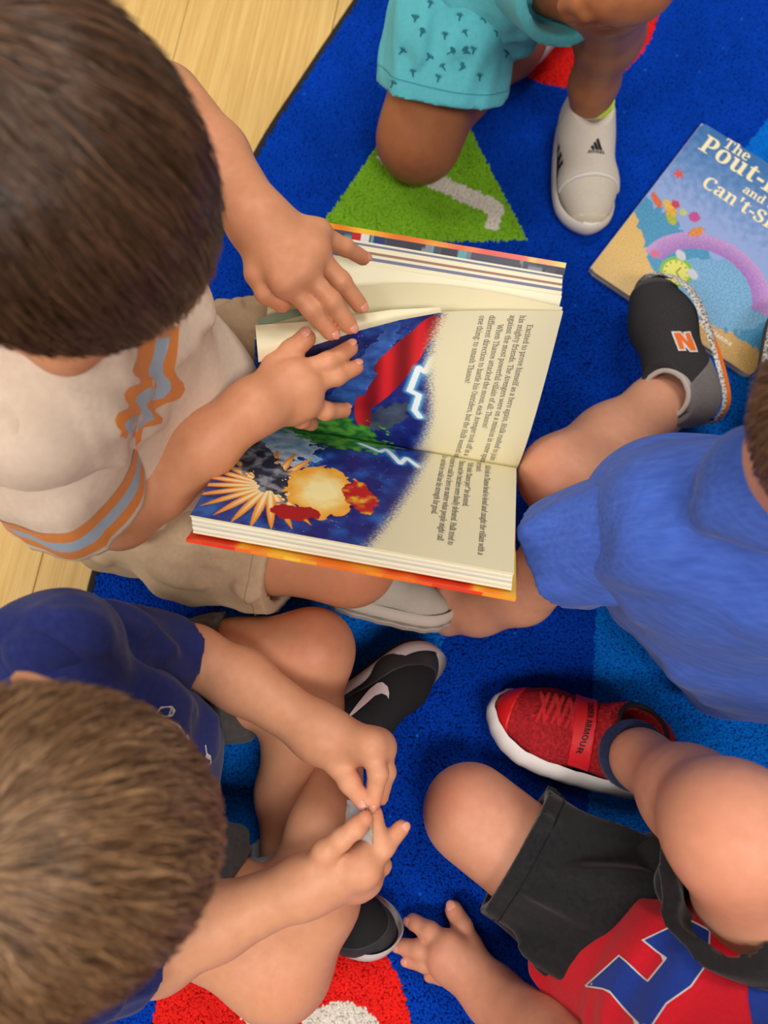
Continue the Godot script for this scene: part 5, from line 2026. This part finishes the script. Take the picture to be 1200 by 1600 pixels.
# ---------------------------------------------------------------- the small wrapper in the two hands
func snack_wrapper() -> void:
	var ridge_a := P(573, 1258, 0.236)
	var ridge_b := P(584, 1330, 0.23)
	var t := thing("snack_wrapper", "small crinkled foil wrapper pinched between the fingers of the child in navy", "wrapper", (ridge_a + ridge_b) * 0.5)
	var n := FastNoiseLite.new()
	n.frequency = 60.0
	n.seed = 3
	var foil := mat(Color8(216, 214, 214), 0.35, 0.5)
	foil.metallic = 0.35
	var print_ := mat(Color.WHITE, 0.3, 0.5)
	print_.albedo_texture = noise_tex(0.03, 3, Color8(92, 66, 44), Color8(222, 206, 170), 41, 128)
	for side in 2:
		var foot_a := P([538, 584][side], [1248, 1262][side], [0.206, 0.212][side])
		var foot_b := P([542, 590][side], [1338, 1332][side], [0.204, 0.205][side])
		var m := sheet(func(s: float, q: float) -> Vector3:
			var p := ridge_a.lerp(ridge_b, q).lerp(foot_a.lerp(foot_b, q), s)
			return p + Vector3(n.get_noise_3d(p.x, p.y, p.z), n.get_noise_3d(p.y, p.z, p.x), 0) * 0.004 * smoothstep(0.0, 0.2, s), 12, 16, 0.0004, [foil, print_][side])
		wpart("foil_side", m, t, ["pale inner side", "brown printed side"][side])
# ---------------------------------------------------------------- shoes
func grown(f: Field, g: float) -> Field:        # the same body, a little thicker
	var o := Field.new()
	o.pa = f.pa; o.pb = f.pb; o.ra = f.ra.duplicate(); o.rb = f.rb.duplicate(); o.grp = f.grp; o.einv = f.einv
	o.kin = f.kin; o.kout = f.kout; o.op = f.op; o.planes = f.planes.duplicate(); o.everything = f.everything
	for i in o.ra.size():
		var s := g if o.op[o.grp[i]] == 0 else -0.0
		o.ra[i] += s
		o.rb[i] += s
	return o

func panel(f: Field, g: float, cuts: Array, m: Material, cell := 0.0022) -> ArrayMesh:   # a piece laid over the upper, cut by planes
	var o := grown(f, g)
	for c in cuts:
		var n: Vector3 = c[0].normalized()
		o.planes.append(Plane(n, n.dot(c[1])))
	var mesh := ArrayMesh.new()
	o.build(mesh, cell, m)
	return mesh

func mesh_of(f: Field, cell: float, m: Material) -> ArrayMesh:
	var a := ArrayMesh.new()
	f.build(a, cell, m)
	return a

func lining(_f: Field, collar: float, m: Material, thick := 0.0035, oz := 0.0, tall := 0.0065) -> ArrayMesh:    # the padded rim of the opening
	var o := Field.new()
	o.group(0.01, 0.004)
	o.cap(Vector3(0, 0.06, 0.043 + oz), Vector3(0, 0.14, 0.04 + oz), 0.0235 + thick, 0.027 + thick)
	o.group(0.01, 0.003, 1)
	o.cap(Vector3(0, 0.05, 0.043 + oz), Vector3(0, 0.15, 0.04 + oz), 0.0235, 0.027)
	o.planes.append(Plane(Vector3(0, -1, 0), -0.05))
	var up := Vector3(0, 1, -0.12).normalized()
	o.planes.append(Plane(up, up.dot(Vector3(0, collar + tall, 0.05))))
	return mesh_of(o, 0.002, m)

func knit_cloth(c: Color, scale: float, relief: float, dark := 0.28) -> StandardMaterial3D:
	var m := mat(Color.WHITE, 0.85, 0.3)
	m.albedo_texture = noise_tex(0.12, 2, c.darkened(dark), c.lightened(0.06), 23, 256, FastNoiseLite.TYPE_CELLULAR)
	m.uv1_triplanar = true
	m.uv1_scale = Vector3.ONE * scale
	m.heightmap_enabled = true
	m.heightmap_texture = noise_tex(0.12, 2, Color.BLACK, Color.WHITE, 23, 256, FastNoiseLite.TYPE_CELLULAR)
	m.heightmap_scale = relief
	return m

func top_letters(f: Field, text: String, size: float, c: Vector2, m: Material, squeeze := 1.0, bold := true) -> ArrayMesh:   # written across the top of a shoe, read from the toe
	var put := func(v: Vector2) -> Vector3:
		var p := f.hit(Vector3(c.x + v.x, 0.16, c.y - v.y), Vector3.DOWN)
		return (p if p.is_finite() else Vector3(c.x + v.x, 0.06, c.y - v.y)) + Vector3(0, 0.0007, 0)
	return letters(text, size, put, m, false, bold, HORIZONTAL_ALIGNMENT_CENTER, squeeze)

func white_sneaker(t: Node3D, heel: Vector3, toe: Vector3, up: Vector3, label: String, full: bool) -> void:
	var o := shoe_node(t, heel, toe, up, label)
	var f := shoe_upper(1.0, 0.084)
	var chalk := cloth(Color8(216, 206, 190), 300.0, 0.02, 0.05)
	var white := mat(Color8(226, 220, 214), 0.6)
	part("upper", mesh_of(f, 0.0024, chalk), o)
	part("sole", sole_band(1.0, [[0.0, -0.003], [0.003, 0.001], [0.014, 0.0045], [0.024, 0.003], [0.028, 0.0]], mat(Color8(228, 220, 212), 0.55)), o, "white rubber sole")
	part("collar_lining", lining(f, 0.084, mat(Color8(196, 232, 60), 0.8), 0.005, 0.0, 0.012), o, "lime lining")
	if not full:
		return
	var sf := grown(f, 0.0022)
	var strap := panel(f, 0.0022, [[Vector3(0, 0, 1), Vector3(0, 0, 0.142)], [Vector3(0, -0.3, -1), Vector3(0, 0.07, 0.05)], [Vector3(0, -1, 0), Vector3(0, 0.034, 0)]], cloth(Color8(216, 206, 194), 300.0, 0.01, 0.04))
	part("strap", strap, o, "broad pale grey strap")
	part("strap_edge", panel(f, 0.0028, [[Vector3(0, 0, 1), Vector3(0, 0, 0.147)], [Vector3(0, 0, -1), Vector3(0, 0, 0.142)], [Vector3(0, -1, 0), Vector3(0, 0.03, 0)]], white), o)
	part("toe_cap", panel(f, 0.0012, [[Vector3(0, 0.35, -1), Vector3(0, 0.03, 0.182)]], mat(Color8(216, 206, 184), 0.6)), o)
	part("toe_bumper", panel(f, 0.005, [[Vector3(0, 0, -1), Vector3(0, 0, 0.19)], [Vector3(0, 1, 0), Vector3(0, 0.034, 0)], [Vector3(-1, 0, 0), Vector3(-0.006, 0, 0)], [Vector3(1, 0, 0), Vector3(0.02, 0, 0)]], white), o)
	var ink := mat(Color8(28, 28, 32), 0.7)
	var dn := Vector3.DOWN
	for k in 3:
		var x := 0.0028 + k * 0.0056
		var hgt := 0.0035 + k * 0.004
		part("logo_bar", lay(sf, [[Vector2(x - 0.0042 - 0.002 - k * 0.0004, 0.111), Vector2(x - 0.0042 - 0.002 - hgt * 0.55, 0.111 - hgt), Vector2(x - 0.0042 + 0.0015 - hgt * 0.55, 0.111 - hgt - 0.0018), Vector2(x - 0.0042 + 0.0024, 0.111)]], Vector3(0.002, 0.16, 0), Vector3.RIGHT, Vector3(0, 0, 1), dn, ink, 0.0006, 0.003), o)
	part("logo_lettering", top_letters(sf, "adidas", 0.0072, Vector2(0.005, 0.1175), ink, 1.05), o)
	for k in 3:
		part("side_stripe", lay(sf, [[Vector2(0.085 + k * 0.0125, 0.03), Vector2(0.092 + k * 0.0125, 0.03), Vector2(0.089 + k * 0.0125, 0.052), Vector2(0.082 + k * 0.0125, 0.052)]], Vector3(-0.09, 0, 0), Vector3(0, 0, 1), Vector3.UP, Vector3.RIGHT, ink, 0.0006, 0.004), o, "black stripe on the side")

func red_sneaker(t: Node3D, heel: Vector3, toe: Vector3, up: Vector3) -> void:
	var o := shoe_node(t, heel, toe, up, "red mesh sneaker with hook strap and thick white sole")
	var f := shoe_upper(-1.0, 0.084, 1.0, 0.01)
	var red := knit_cloth(Color8(222, 36, 46), 9.0, 0.1, 0.5)
	part("upper", mesh_of(f, 0.0022, red), o, "red mesh")
	part("sole", sole_band(-1.0, [[0.0, -0.002], [0.004, 0.002], [0.016, 0.0055], [0.027, 0.0035], [0.03, 0.0]], mat(Color8(226, 220, 218), 0.6), 0.008, 0.0006, 40), o, "thick white sole")
	var shiny := mat(Color8(222, 28, 34), 0.4, 0.5)
	part("toe_cap", panel(f, 0.0014, [[Vector3(0.35, 0.45, -1), Vector3(0.0, 0.03, 0.172)]], shiny), o, "smooth red toe cap")
	part("collar_lining", lining(f, 0.084, mat(Color8(30, 30, 34), 0.8), 0.005, 0.01), o, "black lining")
	var sf := grown(f, 0.003)
	part("strap", panel(f, 0.003, [[Vector3(0, -0.25, 1), Vector3(0, 0.075, 0.122)], [Vector3(0, 0.25, -1), Vector3(0, 0.075, 0.098)], [Vector3(0, -1, 0), Vector3(0, 0.034, 0)]], mat(Color8(220, 34, 44), 0.5)), o, "red strap")
	part("strap_lettering", top_letters(sf, "UNDER ARMOUR", 0.0078, Vector2(0.0095, 0.112), mat(Color8(30, 20, 24), 0.6), 0.82), o, "black lettering")
	# laces: bars across the tongue
	var lm := cloth(Color8(226, 40, 48), 500.0, 0.05, 0.08)
	for k in 5:
		var z := 0.124 + k * 0.0075
		for s in [-1.0, 1.0]:
			var lf := Field.new()
			lf.group(0.002, 0.002)
			var prev := Vector3.INF
			for i in 7:
				var x: float = lerpf(-0.017, 0.017, i / 6.0)
				var p := f.hit(Vector3(x, 0.15, z + s * x * 0.22), Vector3.DOWN) + Vector3(0, 0.001, 0)
				if prev.is_finite(): lf.cap(prev, p, 0.0021, 0.0021)
				prev = p
			if s > 0 or k % 2 == 0:
				part("lace", mesh_of(lf, 0.0016, lm), o)

func black_sneaker(t: Node3D, heel: Vector3, toe: Vector3, up: Vector3, side: float, label: String) -> void:
	var o := shoe_node(t, heel, toe, up, label)
	var f := shoe_upper(side, 0.082, 0.86)
	var black := knit_cloth(Color8(38, 38, 42), 26.0, 0.05)
	part("upper", mesh_of(f, 0.0022, black), o, "black mesh")
	part("toe_cap", panel(f, 0.001, [[Vector3(0, 1, -0.12), Vector3(0, 0.04, 0.1)], [Vector3(0, 0, -1), Vector3(0, 0, 0.06)]], mat(Color8(52, 52, 56), 0.6)), o)
	part("outsole", sole_band(side, [[0.0, -0.004], [0.002, 0.0], [0.009, 0.0015]], mat(Color8(40, 40, 42), 0.8), 0.008, 0.0012, 44), o, "black ridged outsole")
	part("midsole", sole_band(side, [[0.009, 0.001], [0.012, 0.0045], [0.024, 0.005], [0.031, 0.003]], mat(Color8(214, 202, 204), 0.6)), o, "pale midsole")
	part("collar_lining", lining(f, 0.086, mat(Color8(34, 34, 38), 0.9)), o)
	var xf := Transform3D(o.transform.basis, o.transform.origin + t.position)
	if side > 0:
		var sw := from_crop([[258, 1140], [330, 1040], [420, 930], [470, 890], [505, 885], [540, 915], [550, 960], [545, 998], [535, 975], [500, 960], [455, 975], [400, 1025], [330, 1085]], 4.2857, 480, 860)
		part("tick_mark", lay_px(grown(f, 0.0012), [sw], Vector3(-signf(xf.basis.x.y), -0.2, 0), mat(Color8(222, 206, 210), 0.5), xf, 0.0012, 0.003), o, "pale curved tick mark")

func grey_sneaker(t: Node3D, heel: Vector3, toe: Vector3, up: Vector3, side: float, label: String) -> void:
	var o := shoe_node(t, heel, toe, up, label)
	var f := shoe_upper(side, 0.086)
	var dark := knit_cloth(Color8(58, 56, 58), 22.0, 0.03)
	var grey := cloth(Color8(122, 116, 116), 400.0, 0.03)
	part("upper", mesh_of(f, 0.0022, dark), o, "dark mesh")
	part("heel_counter", panel(f, 0.0014, [[Vector3(0, 0.5, 1), Vector3(0, 0.05, 0.058)]], grey), o, "grey suede heel")
	part("toe_guard", panel(f, 0.0012, [[Vector3(0, 0.6, -1), Vector3(0, 0.03, 0.178)]], cloth(Color8(66, 64, 66), 400.0, 0.03)), o, "dark suede toe guard")
	part("collar_lining", lining(f, 0.086, mat(Color8(196, 184, 176), 0.9), 0.006), o, "pale lining")
	var speck := mat(Color.WHITE, 0.7)
	var tex := noise_tex(0.09, 1, Color8(30, 30, 32), Color8(226, 220, 212), 91, 256, FastNoiseLite.TYPE_SIMPLEX)
	var g := Gradient.new()
	g.offsets = PackedFloat32Array([0.0, 0.26, 0.3])
	g.colors = PackedColorArray([Color8(30, 30, 32), Color8(50, 50, 52), Color8(226, 220, 212)])
	tex.color_ramp = g
	speck.albedo_texture = tex
	speck.uv1_triplanar = true
	speck.uv1_scale = Vector3.ONE * 9.0
	part("outsole", sole_band(side, [[0.0, -0.003], [0.002, 0.0], [0.005, 0.001]], mat(Color8(66, 62, 62), 0.8)), o)
	part("midsole", sole_band(side, [[0.005, 0.0005], [0.008, 0.003], [0.018, 0.004], [0.024, 0.0015]], speck), o, "pale speckled midsole")
	part("midsole_band", heel_band(side, mat(Color8(240, 122, 30), 0.6)), o, "orange stripe at the heel")
	var xf := Transform3D(o.transform.basis, o.transform.origin + t.position)
	if side > 0:
		var n_mark := from_crop([[458, 1060], [488, 1060], [528, 1108], [512, 1062], [532, 1060], [562, 1142], [538, 1142], [494, 1092], [508, 1136], [486, 1136], [470, 1092]], 3.02, 900, 170)
		var pv := PackedVector2Array()
		for q in n_mark: pv.append(Vector2(q[0], q[1]))
		var back := []
		for q in Geometry2D.offset_polygon(pv, 2.6, Geometry2D.JOIN_MITER)[0]: back.append([q.x, q.y])
		var dir := Vector3(-signf(xf.basis.x.y), -0.25, 0)
		part("letter_backing", lay_px(f, [back], dir, mat(Color8(222, 214, 210), 0.6), xf, 0.001, 0.003), o)
		part("letter_mark", lay_px(f, [n_mark], dir, mat(Color8(238, 112, 34), 0.6), xf, 0.0017, 0.003), o, "orange letter")

func heel_band(side: float, m: Material) -> ArrayMesh:      # a raised stripe round the back half of the midsole
	var st := SurfaceTool.new()
	st.begin(Mesh.PRIMITIVE_TRIANGLES)
	var base := sole_outline(side)
	var n := base.size()
	for i in n:
		var a := base[i]
		var b := base[(i + 1) % n]
		if maxf(a.y, b.y) > 0.105: continue
		var q := []
		for k in 2:
			var p: Vector2 = [a, b][k]
			var j := (i + k) % n
			var nr := (base[(j + 1) % n] - base[(j - 1 + n) % n]).orthogonal().normalized()
			if nr.dot(p - Vector2(0, 0.1)) < 0.0: nr = -nr
			var thin := 0.0045 * smoothstep(0.105, 0.07, p.y)
			q.append(Vector3(p.x + nr.x * 0.0042, 0.0135 - thin, p.y + nr.y * 0.0042))
			q.append(Vector3(p.x + nr.x * 0.0042, 0.0135 + thin, p.y + nr.y * 0.0042))
		for v in [q[0], q[1], q[3], q[0], q[3], q[2]]: st.add_vertex(v)
	st.index()
	st.generate_normals()
	st.set_material(m)
	return st.commit()

func knit_sneaker(t: Node3D, heel: Vector3, toe: Vector3, up: Vector3) -> void:
	var o := shoe_node(t, heel, toe, up, "pale grey knit sneaker with ribbed sole, beside the reader's knee")
	var f := shoe_upper(1.0, 0.084)
	part("upper", mesh_of(f, 0.0022, knit_cloth(Color8(220, 212, 198), 30.0, 0.05, 0.18)), o, "pale knit")
	var rub := mat(Color8(196, 186, 172), 0.7)
	part("midsole", sole_band(1.0, [[0.012, 0.001], [0.016, 0.004], [0.026, 0.004], [0.031, 0.0]], mat(Color8(210, 200, 188), 0.6)), o)
	var ribs := [mat(Color8(166, 156, 142), 0.8), rub, mat(Color8(150, 140, 126), 0.8)]
	for k in 3:
		part("sole_rib", sole_band(1.0, [[k * 0.0045, -0.002 + 0.001 * k], [k * 0.0045 + 0.001, 0.001 + 0.001 * k], [k * 0.0045 + 0.003, 0.001 + 0.001 * k], [k * 0.0045 + 0.004, -0.001 + 0.001 * k]], ribs[k], 0.008, 0.002, 44), o, "ribbed rubber")
	part("collar_lining", lining(f, 0.084, mat(Color8(186, 178, 166), 0.9)), o)
	part("heel_tab", panel(f, 0.003, [[Vector3(0, -1, 0), Vector3(0, 0.055, 0)], [Vector3(0, 0, 1), Vector3(0, 0, 0.03)]], mat(Color8(150, 136, 112), 0.8)), o)
